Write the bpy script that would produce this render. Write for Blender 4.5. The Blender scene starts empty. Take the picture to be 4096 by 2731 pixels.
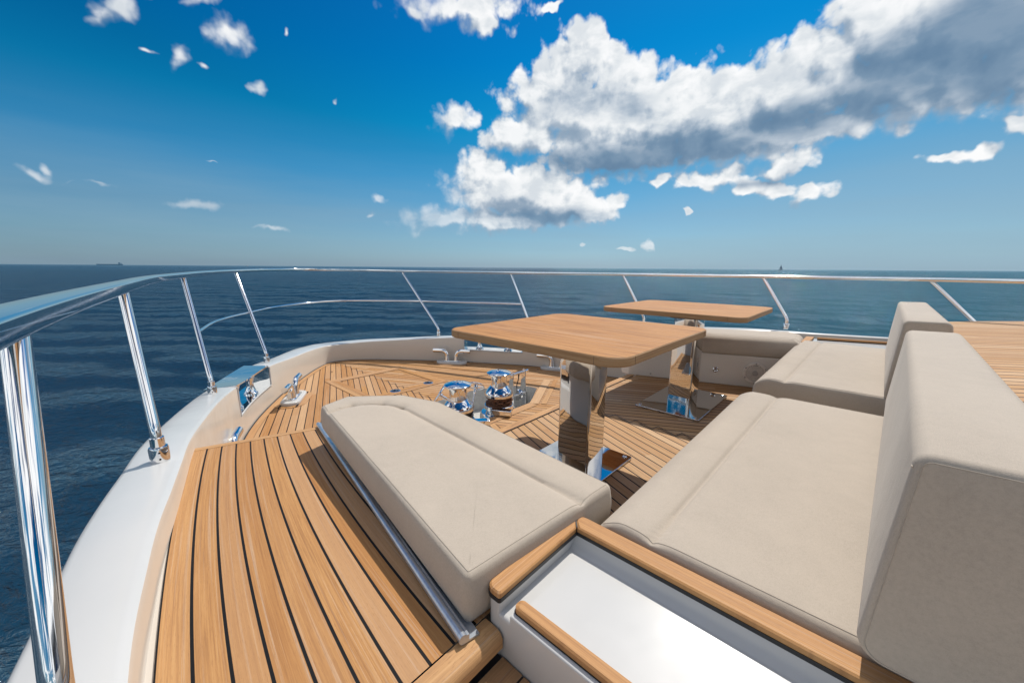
import bpy, bmesh, math, random
import numpy as np
from mathutils import Vector, Matrix
R = math.radians
random.seed(7)
rng = np.random.default_rng(7)
scene = bpy.context.scene
col = scene.collection

# ------------------------------------------------------------------ camera
# metres; origin under the camera on the lounge floor, +y to the bow, +x across the boat
CAM_H = 1.0
PITCH, ROLL, HEAD = R(10.82), R(-0.3975), R(42.56)
Fh = Vector((math.cos(HEAD), math.sin(HEAD), 0)); Rh = Vector((math.sin(HEAD), -math.cos(HEAD), 0)); Up = Vector((0, 0, 1))
fwd = math.cos(PITCH) * Fh - math.sin(PITCH) * Up
dwn = -math.sin(PITCH) * Fh - math.cos(PITCH) * Up
rgt = math.cos(ROLL) * Rh + math.sin(ROLL) * dwn
dw2 = -math.sin(ROLL) * Rh + math.cos(ROLL) * dwn
cam_d = bpy.data.cameras.new('camera'); cam = bpy.data.objects.new('camera', cam_d); col.objects.link(cam)
cam.matrix_world = Matrix(((rgt.x, -dw2.x, -fwd.x, 0), (rgt.y, -dw2.y, -fwd.y, 0), (rgt.z, -dw2.z, -fwd.z, CAM_H), (0, 0, 0, 1)))
cam_d.lens = 1545 / 4096 * 36; cam_d.sensor_width = 36; cam_d.clip_start = 0.02; cam_d.clip_end = 120000
scene.camera = cam

# ------------------------------------------------------------------ world and sun
SUN_DIR = Vector((0.67, 0.14, 1.0)).normalized()          # towards the sun
SUN_EL = math.asin(SUN_DIR.z); SUN_AZ = math.atan2(SUN_DIR.x, SUN_DIR.y)
SKY_STRENGTH = 0.10; SUN_STRENGTH = 4.1; EXPOSURE = 0.0
scene.view_settings.view_transform = 'Standard'; scene.view_settings.look = 'None'
scene.view_settings.exposure = EXPOSURE; scene.view_settings.gamma = 1
sd = bpy.data.lights.new('sun', 'SUN'); sd.energy = SUN_STRENGTH; sd.angle = R(0.5); sd.color = (1.0, 0.945, 0.86)
so = bpy.data.objects.new('sun', sd); col.objects.link(so)
so.rotation_euler = SUN_DIR.to_track_quat('Z', 'Y').to_euler(); so.location = (6, 0, 12)

class NT:
    """tiny helper that wires math nodes"""
    def __init__(s, tree): s.t = tree; s.n = tree.nodes; s.l = tree.links
    def new(s, typ, **kw):
        n = s.n.new(typ)
        for k, v in kw.items(): setattr(n, k, v)
        return n
    def set(s, sock, v):
        if hasattr(v, 'is_output') or isinstance(v, bpy.types.NodeSocket): s.l.new(v, sock)
        else: sock.default_value = v
    def m(s, op, a, b=None, c=None, clamp=False):
        n = s.n.new('ShaderNodeMath'); n.operation = op; n.use_clamp = clamp
        s.set(n.inputs[0], a)
        if b is not None: s.set(n.inputs[1], b)
        if c is not None: s.set(n.inputs[2], c)
        return n.outputs[0]
    def v(s, op, a, b=None, scale=None):
        n = s.n.new('ShaderNodeVectorMath'); n.operation = op
        s.set(n.inputs[0], a)
        if b is not None: s.set(n.inputs[1], b)
        if scale is not None: s.set(n.inputs[3], scale)
        return n.outputs[1] if op in ('DOT_PRODUCT', 'LENGTH', 'DISTANCE') else n.outputs[0]
    def sep(s, a):
        n = s.n.new('ShaderNodeSeparateXYZ'); s.set(n.inputs[0], a); return n.outputs
    def comb(s, x=0., y=0., z=0.):
        n = s.n.new('ShaderNodeCombineXYZ'); s.set(n.inputs[0], x); s.set(n.inputs[1], y); s.set(n.inputs[2], z); return n.outputs[0]
    def noise(s, vec, scale, detail=4, rough=.5, dist=0., dims='3D', out=0):
        n = s.n.new('ShaderNodeTexNoise'); n.noise_dimensions = dims
        s.set(n.inputs['Vector'], vec); s.set(n.inputs['Scale'], scale); n.inputs['Detail'].default_value = detail
        n.inputs['Roughness'].default_value = rough; n.inputs['Distortion'].default_value = dist
        return n.outputs[out]
    def mapr(s, v, a, b, c, d, smooth=False):
        n = s.n.new('ShaderNodeMapRange'); n.interpolation_type = 'SMOOTHSTEP' if smooth else 'LINEAR'
        s.set(n.inputs[0], v)
        for i, q in enumerate((a, b, c, d)): s.set(n.inputs[i + 1], q)
        return n.outputs[0]
    def mix(s, f, a, b, blend='MIX'):
        n = s.n.new('ShaderNodeMix'); n.data_type = 'RGBA'; n.blend_type = blend
        s.set(n.inputs[0], f); s.set(n.inputs[6], a); s.set(n.inputs[7], b); return n.outputs[2]
    def ramp(s, f, stops):
        n = s.n.new('ShaderNodeValToRGB'); s.set(n.inputs[0], f); e = n.color_ramp.elements
        while len(e) < len(stops): e.new(0.5)
        for i, (p, c) in enumerate(stops): e[i].position = p; e[i].color = (*c, 1)
        return n.outputs[0]

# clouds: (azimuth, elevation, half-length, half-height, tilt, strength) in degrees, where they stand in the sky
BL = [(56.8,25.95,4.39,2.92,171.4,1),(53.81,23.12,4.62,3.52,172.3,1),(61.14,22.69,5.0,3.22,169.2,1),(50.66,22.07,3.5,2.81,175.4,1),(65.59,20.52,4.88,3.47,162.7,1),(56.27,19.11,8.68,4.3,176.0,1),(63.66,17.71,11.01,4.5,173.8,1),(71.85,18.24,10.58,3.97,177.7,1),(78.94,19.05,8.19,3.57,177.3,1),(83.33,21.2,4.55,2.81,149.8,1),(87.61,22.15,5.19,3.48,151.2,1),(92.68,21.37,7.21,3.55,150.2,1),(91.12,17.28,7.64,3.05,172.9,1),(96.46,16.75,4.57,2.8,134.6,1),(50.47,17.04,6.56,2.42,175.3,1),(46.29,16.79,4.18,1.42,-179.3,0.8),(63.3,14.89,11.7,2.1,176.1,1),(75.94,15.02,11.7,2.09,-179.8,1),(85.96,24.42,3.61,2.2,141.3,1),(68.81,21.67,2.2,1.75,140.4,0.9),(39.51,18.57,3.38,1.45,-176.3,0.75),(43.28,12.97,4.1,2.26,-178.0,0.95),(48.77,10.1,9.19,2.93,-179.9,1),(55.51,8.36,6.65,2.39,178.8,1),(36.54,6.74,6.02,1.37,-170.5,0.85),(46.33,6.93,12.39,1.52,-179.5,0.9),(48.74,12.32,2.43,1.64,179.6,0.8),(73.54,10.91,5.8,1.11,-179.0,0.7),(78.78,9.56,6.09,1.0,162.1,0.7),(83.35,8.1,2.85,1.07,-164.1,0.75),(80.66,11.79,4.82,0.95,-171.7,0.6),(67.35,11.57,3.23,0.72,175.9,0.5),(94.16,10.4,3.4,0.62,-179.8,0.7),(97.43,12.27,1.34,0.8,151.0,0.6),(41.18,29.82,9.16,1.26,179.8,0.85),(35.12,28.92,2.72,0.96,-173.2,0.7),(43.98,28.73,3.28,1.11,169.9,0.7),(52.43,29.92,1.68,0.44,177.8,0.4),(5.37,23.18,2.81,0.71,-152.8,0.8),(3.8,22.34,1.21,0.71,-137.9,0.7),(12.1,25.57,2.35,0.5,-163.0,0.6),(14.29,23.78,2.48,1.27,-166.0,0.7),(9.67,20.75,1.47,0.77,-137.2,0.6),(7.17,20.14,0.78,0.29,-160.0,0.5),(11.76,20.34,0.7,0.32,177.6,0.45),(16.61,19.45,1.02,0.66,176.1,0.55),(19.79,24.88,0.49,0.34,-147.4,0.4),(24.39,19.44,0.53,0.29,-153.5,0.4),(-2.18,8.1,1.31,0.44,-175.4,0.65),(-0.93,8.8,0.64,0.36,160.7,0.6),(1.52,7.63,1.76,0.24,-175.5,0.4),(9.2,6.88,3.08,0.64,-178.5,0.7),(16.18,4.32,2.97,0.36,177.5,0.3),(28.87,8.82,1.44,0.38,-176.2,0.4),(11.6,10.99,0.89,0.18,-171.3,0.3),(28.5,7.11,0.78,0.33,-175.8,0.3),(66.45,2.95,1.24,0.69,177.3,0.5),(62.92,2.75,2.57,0.35,179.6,0.35),(57.53,3.19,0.85,0.36,179.3,0.35),(70.85,7.43,0.94,0.37,175.8,0.35)]
DK = [(94.8,19.2,8.5,4.6,150,1.3),(61.66,14.28,13.65,2.14,174.9,0.9),(72.19,14.77,9.59,1.94,-176.8,1),(80.16,15.94,8.73,2.02,-175.2,1),(87.15,16.61,5.72,2.06,-173.4,0.85),(94.53,19.53,5.59,2.75,150.6,1),(92.13,16.33,6.67,1.84,178.6,0.8),(56.73,21.65,3.43,2.03,174.1,0.5),(50.66,7.06,9.88,1.17,180.0,0.8),(76.47,10.01,6.55,0.49,174.9,0.4),(97.28,14.6,3.31,1.98,145.1,0.6),(62.92,20.55,2.75,1.56,170.8,0.3)]

def build_world():
    w = bpy.data.worlds.new('World'); scene.world = w; w.use_nodes = True
    t = w.node_tree; t.nodes.clear(); N = NT(t)
    tc = N.new('ShaderNodeTexCoord').outputs['Generated']
    x, y, z = N.sep(tc)
    zc = N.m('ADD', N.m('ABSOLUTE', z), 0.004)
    az = N.m('MULTIPLY', N.m('ARCTAN2', x, y), 57.29578)
    el = N.m('MULTIPLY', N.m('ARCSINE', N.m('MINIMUM', N.m('ABSOLUTE', z), 1.0)), 57.29578)
    sky = N.new('ShaderNodeTexSky'); sky.sky_type = 'NISHITA'; sky.sun_disc = False
    sky.sun_elevation = SUN_EL; sky.sun_rotation = SUN_AZ
    sky.altitude = 0; sky.air_density = 1.0; sky.dust_density = 0.6; sky.ozone_density = 3.0
    t.links.new(N.comb(x, y, zc), sky.inputs[0])
    hs = N.new('ShaderNodeHueSaturation'); t.links.new(sky.outputs[0], hs.inputs['Color'])
    hs.inputs['Hue'].default_value = SKYH; hs.inputs['Saturation'].default_value = SKYS; hs.inputs['Value'].default_value = SKYV
    skyc = hs.outputs[0]
    # the air near the sea is greyer, the top of the sky deeper (a polarised look)
    tint = N.ramp(N.m('DIVIDE', el, 45.0, clamp=True), SKYT)
    skyc = N.mix(1.0, skyc, tint, 'MULTIPLY')
    pol = N.mapr(N.v('DOT_PRODUCT', tc, tuple(SUN_DIR)), .36, .80, .72, 1.0)            # darkest square to the sun
    skyc = N.v('SCALE', skyc, scale=N.m('MAXIMUM', pol, N.mapr(el, 8, 28, 1.0, .68)))
    # ---- cloud field as a node group
    g = bpy.data.node_groups.new('cloud_field', 'ShaderNodeTree')
    g.interface.new_socket('P', in_out='INPUT', socket_type='NodeSocketVector')
    g.interface.new_socket('D', in_out='OUTPUT', socket_type='NodeSocketFloat')
    G = NT(g); gi = G.new('NodeGroupInput').outputs[0]
    wv = G.v('SCALE', G.v('SUBTRACT', G.noise(gi, 0.30, 3, .5, out=1, dims='2D'), (.5, .5, .5)), scale=2.5)
    p = G.v('ADD', gi, wv)
    acc = None
    for (a, e, rx, ry, ro, s) in BL:
        if s < 1: ry *= 1.35
        ro = R(ro); c_, s_ = math.cos(ro), math.sin(ro); c0 = a * c_ + e * s_; c1 = -a * s_ + e * c_
        if abs(s_) < .12 or abs(abs(s_) - 1) < .01:
            q = G.v('MULTIPLY', G.v('SUBTRACT', p, (a, e, 0)), (1 / rx, 1 / ry, 0)); r2 = G.v('LENGTH', q)
        else:
            # r^2 of a tilted ellipse as a quadratic form
            A, B_, C_ = (c_ / rx) ** 2 + (s_ / ry) ** 2, (s_ / rx) ** 2 + (c_ / ry) ** 2, 2 * c_ * s_ * (1 / rx ** 2 - 1 / ry ** 2)
            w = 1 / rx; q = G.v('SUBTRACT', p, (a, e, 0))
            # lower-triangular factor of the form
            l11 = math.sqrt(A); l21 = C_ / 2 / l11; l22 = math.sqrt(max(B_ - l21 ** 2, 1e-9))
            r2 = G.v('LENGTH', G.comb(G.v('DOT_PRODUCT', q, (l11, l21, 0)), G.v('DOT_PRODUCT', q, (0, l22, 0)), 0.))
        k = (1.50 if rx > 7 else 1.36 if rx > 5 else 1.24) if s >= 1 else .70 + .5 * s
        f = G.m('SUBTRACT', k, r2)
        acc = f if acc is None else G.m('SMOOTH_MAX', acc, f, 0.12)
        p = G.v('ADD', p, G.v('SCALE', (1e-7, 0, 0), scale=acc))      # keeps the nodes in sequence (limits the shader stack)
    n1 = G.noise(gi, 0.33, 5, .50, .0, dims='2D')
    vo = G.new('ShaderNodeTexVoronoi'); vo.voronoi_dimensions = '2D'; vo.feature = 'F1'; vo.inputs['Scale'].default_value = .40
    vo.inputs['Detail'].default_value = 3.0; vo.inputs['Roughness'].default_value = .42
    G.l.new(G.v('ADD', gi, G.v('SCALE', wv, scale=.35)), vo.inputs['Vector'])
    d = G.m('ADD', acc, G.m('MULTIPLY', G.m('SUBTRACT', n1, .5), .78))
    d = G.m('ADD', d, G.m('MULTIPLY', G.m('SUBTRACT', .42, vo.outputs[0]), .62))
    go = G.new('NodeGroupOutput'); G.l.new(d, go.inputs[0])
    def field(vec):
        n = N.new('ShaderNodeGroup'); n.node_tree = g; t.links.new(vec, n.inputs[0]); return n.outputs[0]
    P = N.comb(az, el, 0.0)
    D0 = field(P)
    P1 = N.v('ADD', P, N.v('SCALE', (1e-7, 0, 0), scale=D0)); D1 = field(N.v('ADD', P1, (1.1, 1.7, 0)))                 # a step towards the sun: what stands in its way
    hz = N.m('MULTIPLY', N.mapr(az, 34, 98, .02, .60, True), N.mapr(el, 0, 27, 1, 0, True))          # moist air under the sun
    skyc = N.mix(hz, skyc, tuple(v / SKY_STRENGTH for v in (.30, .46, .56)) + (1,))
    up = N.mapr(N.m('SUBTRACT', D1, D0), .05, .75, 0, 1, True)                                    # ragged undersides fade out
    skyc = N.v('SCALE', skyc, scale=N.mapr(N.m('MULTIPLY', N.mapr(az, 60, 0, 0, 1), N.mapr(el, 12, 1, 0, 1)), 0, 1, 1.0, .68))
    left = N.mapr(az, 34, 44, 0, 1, True)
    alpha = N.mapr(D0, N.m('MULTIPLY_ADD', up, -.14, N.mapr(left, 0, 1, -.12, -.05)), N.m('MULTIPLY_ADD', up, .22, N.mapr(left, 0, 1, .85, .34)), 0, 1, True)
    thick = N.mapr(D0, 0.10, 1.0, 0, 1, True)
    lit = N.mapr(N.m('SUBTRACT', D0, D1), -0.70, 0.34, 0.0, 1.0, True)
    dk = None; Q = P
    for (a, e, rx, ry, ro, s) in DK:
        q = N.v('MULTIPLY', N.v('SUBTRACT', Q, (a, e, 0)), (1 / (rx * 1.25), 1 / (ry * 1.35), 0))
        f = N.m('MULTIPLY', N.m('SUBTRACT', 1.0, N.v('LENGTH', q)), s * 1.0)
        dk = f if dk is None else N.m('SMOOTH_MAX', dk, f, 0.15)
        Q = N.v('ADD', Q, N.v('SCALE', (1e-7, 0, 0), scale=dk))
    dkn = N.m('ADD', dk, N.m('MULTIPLY', N.m('SUBTRACT', N.noise(N.v('MULTIPLY', P, (.55, 1.2, 0)), 0.20, 4, .5, .3, dims='2D'), .5), 1.2))
    dark = N.mapr(dkn, -0.08, 0.80, 0, 1, True)
    vr = N.mapr(N.noise(N.v('MULTIPLY', P, (.8, 1.3, 0)), .28, 4, .55, .2, dims='2D'), .35, .65, .80, 1.0, True)
    shade = N.m('MULTIPLY', N.m('MULTIPLY', vr, N.mapr(lit, 0, 1, 0.50, 1.03)), N.m('SUBTRACT', 1.0, N.m('MULTIPLY', dark, 0.64)))
    shade = N.m('MULTIPLY', shade, N.mapr(thick, 0, 1, 1.0, 0.92))
    cc = N.ramp(shade, CLC)
    cc = N.v('SCALE', cc, scale=1.0 / SKY_STRENGTH)
    # thin veil low over the sea
    veil = N.m('MULTIPLY', N.mapr(el, 0.0, 19.0, 1.0, 0.0, True), N.mapr(N.noise(N.comb(N.m('MULTIPLY', az, .02), N.m('MULTIPLY', el, .16), 0.), 1.0, 5, .55), .30, .75, .15, .75))
    skyc = N.mix(veil, skyc, tuple(v / SKY_STRENGTH for v in (.29, .43, .53)) + (1,))
    alpha = N.m('MULTIPLY', alpha, N.mapr(el, 0.3, N.mapr(left, 0, 1, 24.0, 8.0), 0.35, .97))
    c = N.mix(alpha, skyc, cc)
    bg = N.new('ShaderNodeBackground'); t.links.new(c, bg.inputs[0]); bg.inputs[1].default_value = SKY_STRENGTH
    # the rest of the sky, overhead and astern: unseen broken cloud, added and brightened as neutral fill
    q = N.v('SCALE', N.comb(x, y, N.m('MULTIPLY', zc, 1.0)), scale=N.m('DIVIDE', 1.0, N.m('ADD', zc, .22)))
    nn = N.noise(q, 1.3, 5, .58, .3)
    away = N.m('MAXIMUM', N.mapr(el, 40, 54, 0, 1), N.m('MAXIMUM', N.mapr(az, 104, 122, 0, 1), N.mapr(az, -12, -30, 0, 1)))
    al2 = N.m('MULTIPLY', N.mapr(nn, CLT[0], CLT[1], 0, .96, True), away)
    c2 = N.ramp(N.mapr(nn, CLT[1], .75, 1.0, .55), CLC); c2 = N.v('SCALE', c2, scale=1.35 / SKY_STRENGTH)
    cB = N.mix(al2, skyc, c2)
    bg2 = N.new('ShaderNodeBackground'); t.links.new(cB, bg2.inputs[0]); bg2.inputs[1].default_value = SKY_STRENGTH
    sect = N.m('MULTIPLY', N.m('LESS_THAN', el, 40.0), N.m('MULTIPLY', N.m('LESS_THAN', az, 104.0), N.m('GREATER_THAN', az, -12.0)))
    sect = N.m('MULTIPLY', sect, N.m('GREATER_THAN', el, 1.0))
    ms = N.new('ShaderNodeMixShader'); t.links.new(sect, ms.inputs[0]); t.links.new(bg2.outputs[0], ms.inputs[1]); t.links.new(bg.outputs[0], ms.inputs[2])
    wo = N.new('ShaderNodeOutputWorld'); t.links.new(ms.outputs[0], wo.inputs[0])
CLT = (.46, .56)
SKYH, SKYS, SKYV = 0.485, 1.35, 1.0
SKYT = [(0.0, (.54, .82, 1.42)), (.04, (.54, .80, 1.18)), (.08, (.54, .78, 1.02)), (.155, (.46, .72, .90)), (.3, (.12, .76, .94)), (.40, (.02, .82, .97)), (.55, (.008, .68, .96)), (.80, (.04, .50, .88)), (1.0, (.36, .62, .84))]
CLC = [(0.0, (.085, .175, .30)), (0.3, (.20, .30, .42)), (0.6, (.50, .57, .65)), (0.85, (.82, .85, .87)), (1.0, (1.0, 1.0, 1.0))]
build_world()
scene.world.cycles.sampling_method = 'MANUAL'; scene.world.cycles.sample_map_resolution = 512
scene.cycles.max_bounces = 7; scene.cycles.diffuse_bounces = 3; scene.cycles.glossy_bounces = 5; scene.cycles.sample_clamp_indirect = 8
# ------------------------------------------------------------------ helpers
def tag(o, label=None, cat=None, group=None, kind=None):
    for k, v in (('label', label), ('category', cat), ('group', group), ('kind', kind)):
        if v: o[k] = v
    return o
def empty(name, loc, label, cat, group=None, rz=0.0):
    o = bpy.data.objects.new(name, None); col.objects.link(o); o.location = loc; o.rotation_euler.z = rz
    o.empty_display_size = .1
    return tag(o, label, cat, group)
def copy_tree(o, parent=None):
    c = o.copy(); col.objects.link(c); c.parent = parent
    for ch in list(o.children): copy_tree(ch, c)
    return c
class MB:
    def __init__(s): s.v = []; s.f = []; s.uv = []; s.sm = []
    def add(s, V, F, UV=None, smooth=True):
        b = len(s.v); s.v += [tuple(map(float, p)) for p in V]
        for i, f in enumerate(F):
            s.f.append([b + k for k in f]); s.sm.append(smooth)
            s.uv.append(UV[i] if UV else None)
        return s
    def build(s, name, m, parent=None, angle=40, bevel=0, seg=2, sub=0):
        me = bpy.data.meshes.new(name); me.from_pydata(s.v, [], s.f)
        me.polygons.foreach_set('use_smooth', s.sm)
        if any(u is not None for u in s.uv):
            l = me.uv_layers.new(name='UVMap'); arr = []
            for f, u in zip(s.f, s.uv): arr += list(u) if u is not None else [(0, 0)] * len(f)
            l.data.foreach_set('uv', np.array(arr, dtype=np.float32).ravel())
        me.materials.append(m); me.validate()
        if angle: me.set_sharp_from_angle(angle=R(angle))
        o = bpy.data.objects.new(name, me); col.objects.link(o)
        if parent is not None: o.parent = parent; o.location = (0, 0, 0)
        if bevel:
            b = o.modifiers.new('bevel', 'BEVEL'); b.width = bevel; b.segments = seg; b.limit_method = 'ANGLE'; b.angle_limit = R(35); b.harden_normals = False
        if sub:
            q = o.modifiers.new('sub', 'SUBSURF'); q.levels = sub; q.render_levels = sub
        return o
    def box(s, c, d, rz=0.0, M=None):
        hx, hy, hz = d[0] / 2, d[1] / 2, d[2] / 2
        V = [Vector((i * hx, j * hy, k * hz)) for i in (-1, 1) for j in (-1, 1) for k in (-1, 1)]
        Rm = Matrix.Rotation(rz, 3, 'Z') if M is None else M
        V = [Rm @ v + Vector(c) for v in V]
        return s.add(V, [(0, 1, 3, 2), (4, 6, 7, 5), (0, 4, 5, 1), (2, 3, 7, 6), (0, 2, 6, 4), (1, 5, 7, 3)], smooth=False)
    def tube(s, pts, r, n=16, cap=True, closed=False, flat=1.0, up=Vector((0, 0, 1))):
        P = [Vector(p) for p in pts]; N = len(P); rr = r if hasattr(r, '__len__') else [r] * N
        V = []; prev = None
        for i, p in enumerate(P):
            if closed: t = P[(i + 1) % N] - P[i - 1]
            else: t = P[min(i + 1, N - 1)] - P[max(i - 1, 0)]
            t.normalize()
            if prev is None:
                a = up - t * up.dot(t)
                if a.length < .1: a = Vector((1, 0, 0)) - t * t.x
            else: a = prev - t * prev.dot(t)
            a.normalize(); prev = a; b = t.cross(a)
            for k in range(n):
                q = 2 * math.pi * k / n
                V.append(p + a * math.cos(q) * rr[i] * flat + b * math.sin(q) * rr[i])
        F = []
        for i in range(N if closed else N - 1):
            j = (i + 1) % N
            for k in range(n): F.append((i * n + k, i * n + (k + 1) % n, j * n + (k + 1) % n, j * n + k))
        s.add(V, F)
        if cap and not closed:
            s.add(V[:n], [tuple(reversed(range(n)))], smooth=False); s.add(V[-n:], [tuple(range(n))], smooth=False)
        return s
    def lathe(s, prof, c=(0, 0, 0), n=40, axis=None, flat=False):
        """prof: (r, z) pairs"""
        M = Matrix.Identity(3) if axis is None else Vector(axis).to_track_quat('Z', 'Y').to_matrix()
        V = []
        for r, z in prof:
            for k in range(n):
                a = 2 * math.pi * k / n; V.append(M @ Vector((r * math.cos(a), r * math.sin(a), z)) + Vector(c))
        F = [(i * n + k, i * n + (k + 1) % n, (i + 1) * n + (k + 1) % n, (i + 1) * n + k) for i in range(len(prof) - 1) for k in range(n)]
        s.add(V, F)
        if prof[0][0] > 1e-5: s.add(V[:n], [tuple(reversed(range(n)))], smooth=False)
        if prof[-1][0] > 1e-5: s.add(V[-n:], [tuple(range(n))], smooth=False)
        return s
    def prism(s, poly, z0, z1):
        n = len(poly); V = [(x, y, z0) for x, y in poly] + [(x, y, z1) for x, y in poly]
        a = sum(poly[i][0] * poly[(i + 1) % n][1] - poly[(i + 1) % n][0] * poly[i][1] for i in range(n))
        F = [tuple(range(n, 2 * n)), tuple(reversed(range(n)))] + [(i, (i + 1) % n, n + (i + 1) % n, n + i) for i in range(n)]
        if a < 0: F = [tuple(reversed(f)) for f in F]
        return s.add(V, F, smooth=False)
def catmull(P, m=8):
    P = [np.array(p, float) for p in P]; out = []
    for i in range(len(P) - 1):
        p0 = P[i - 1] if i else 2 * P[0] - P[1]; p1, p2 = P[i], P[i + 1]; p3 = P[i + 2] if i + 2 < len(P) else 2 * P[-1] - P[-2]
        d = [max(np.linalg.norm(b - a), 1e-6) ** .5 for a, b in ((p0, p1), (p1, p2), (p2, p3))]
        t0 = 0; t1 = d[0]; t2 = t1 + d[1]; t3 = t2 + d[2]
        for k in range(m):
            t = t1 + (t2 - t1) * k / m
            A1 = (t1 - t) / (t1 - t0) * p0 + (t - t0) / (t1 - t0) * p1; A2 = (t2 - t) / (t2 - t1) * p1 + (t - t1) / (t2 - t1) * p2
            A3 = (t3 - t) / (t3 - t2) * p2 + (t - t2) / (t3 - t2) * p3
            B1 = (t2 - t) / (t2 - t0) * A1 + (t - t0) / (t2 - t0) * A2; B2 = (t3 - t) / (t3 - t1) * A2 + (t - t1) / (t3 - t1) * A3
            out.append((t2 - t) / (t2 - t1) * B1 + (t - t1) / (t2 - t1) * B2)
    out.append(P[-1]); return out
def round_poly(poly, r, n=6):
    rs = r if hasattr(r, '__len__') else [r] * len(poly); out = []
    for i, p in enumerate(poly):
        p = np.array(p, float); a = np.array(poly[i - 1], float) - p; b = np.array(poly[(i + 1) % len(poly)], float) - p
        la, lb = np.linalg.norm(a), np.linalg.norm(b); a /= la; b /= lb
        ang = math.acos(max(-1, min(1, a @ b))); ri = rs[i]; d = ri / math.tan(ang / 2)
        if ri < 1e-6: out.append(tuple(p)); continue
        d = min(d, .48 * min(la, lb)); ri = d * math.tan(ang / 2)
        bis = a + b; bis /= np.linalg.norm(bis); c = p + bis * ri / math.sin(ang / 2)
        s0 = p + a * d - c; s1 = p + b * d - c
        a0 = math.atan2(s0[1], s0[0]); a1 = math.atan2(s1[1], s1[0]); da = (a1 - a0 + math.pi) % (2 * math.pi) - math.pi
        for k in range(n + 1):
            q = a0 + da * k / n; out.append((c[0] + ri * math.cos(q), c[1] + ri * math.sin(q)))
    return out

# ------------------------------------------------------------------ materials
def mat(name):
    m = bpy.data.materials.new(name); m.use_nodes = True; t = m.node_tree
    b = t.nodes['Principled BSDF']; return m, NT(t), b
def bump(N, b, h, strength, dist=.001, prev=None):
    n = N.new('ShaderNodeBump'); n.inputs['Strength'].default_value = strength; n.inputs['Distance'].default_value = dist
    N.l.new(h, n.inputs['Height'])
    if prev is not None: N.l.new(prev, n.inputs['Normal'])
    if b is not None: N.l.new(n.outputs[0], b.inputs['Normal'])
    return n.outputs[0]
def mat_chrome(name='polished_steel', c=(.80, .80, .80), r=.045, wavy=0.0):
    m, N, b = mat(name); b.inputs['Metallic'].default_value = 1
    oc = N.new('ShaderNodeTexCoord').outputs['Object']
    sm = N.noise(oc, 60, 4, .6)
    b.inputs['Base Color'].default_value = (*c, 1)
    N.l.new(N.mapr(sm, .3, .75, r * .7, r * 1.8), b.inputs['Roughness'])
    if wavy: bump(N, b, N.noise(oc, 7, 2, .4), wavy, .01)
    return m
def mat_gel(name='white_gelcoat', c=(.55, .545, .53)):
    m, N, b = mat(name); oc = N.new('ShaderNodeTexCoord').outputs['Object']
    n = N.noise(oc, 3.5, 5, .6)
    dirt = N.mapr(N.noise(oc, 22, 6, .7), .62, .8, 0, .10)
    c1 = N.ramp(n, [(.3, tuple(v * .97 for v in c)), (.7, c)])
    N.l.new(N.mix(dirt, c1, (.55, .50, .43, 1)), b.inputs['Base Color'])
    N.l.new(N.mapr(n, .3, .7, .16, .26), b.inputs['Roughness']); b.inputs['Coat Weight'].default_value = .12; b.inputs['Specular IOR Level'].default_value = .3; b.inputs['Coat Roughness'].default_value = .06
    bump(N, b, N.noise(oc, 9, 2, .5), .05, .01)
    return m
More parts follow.
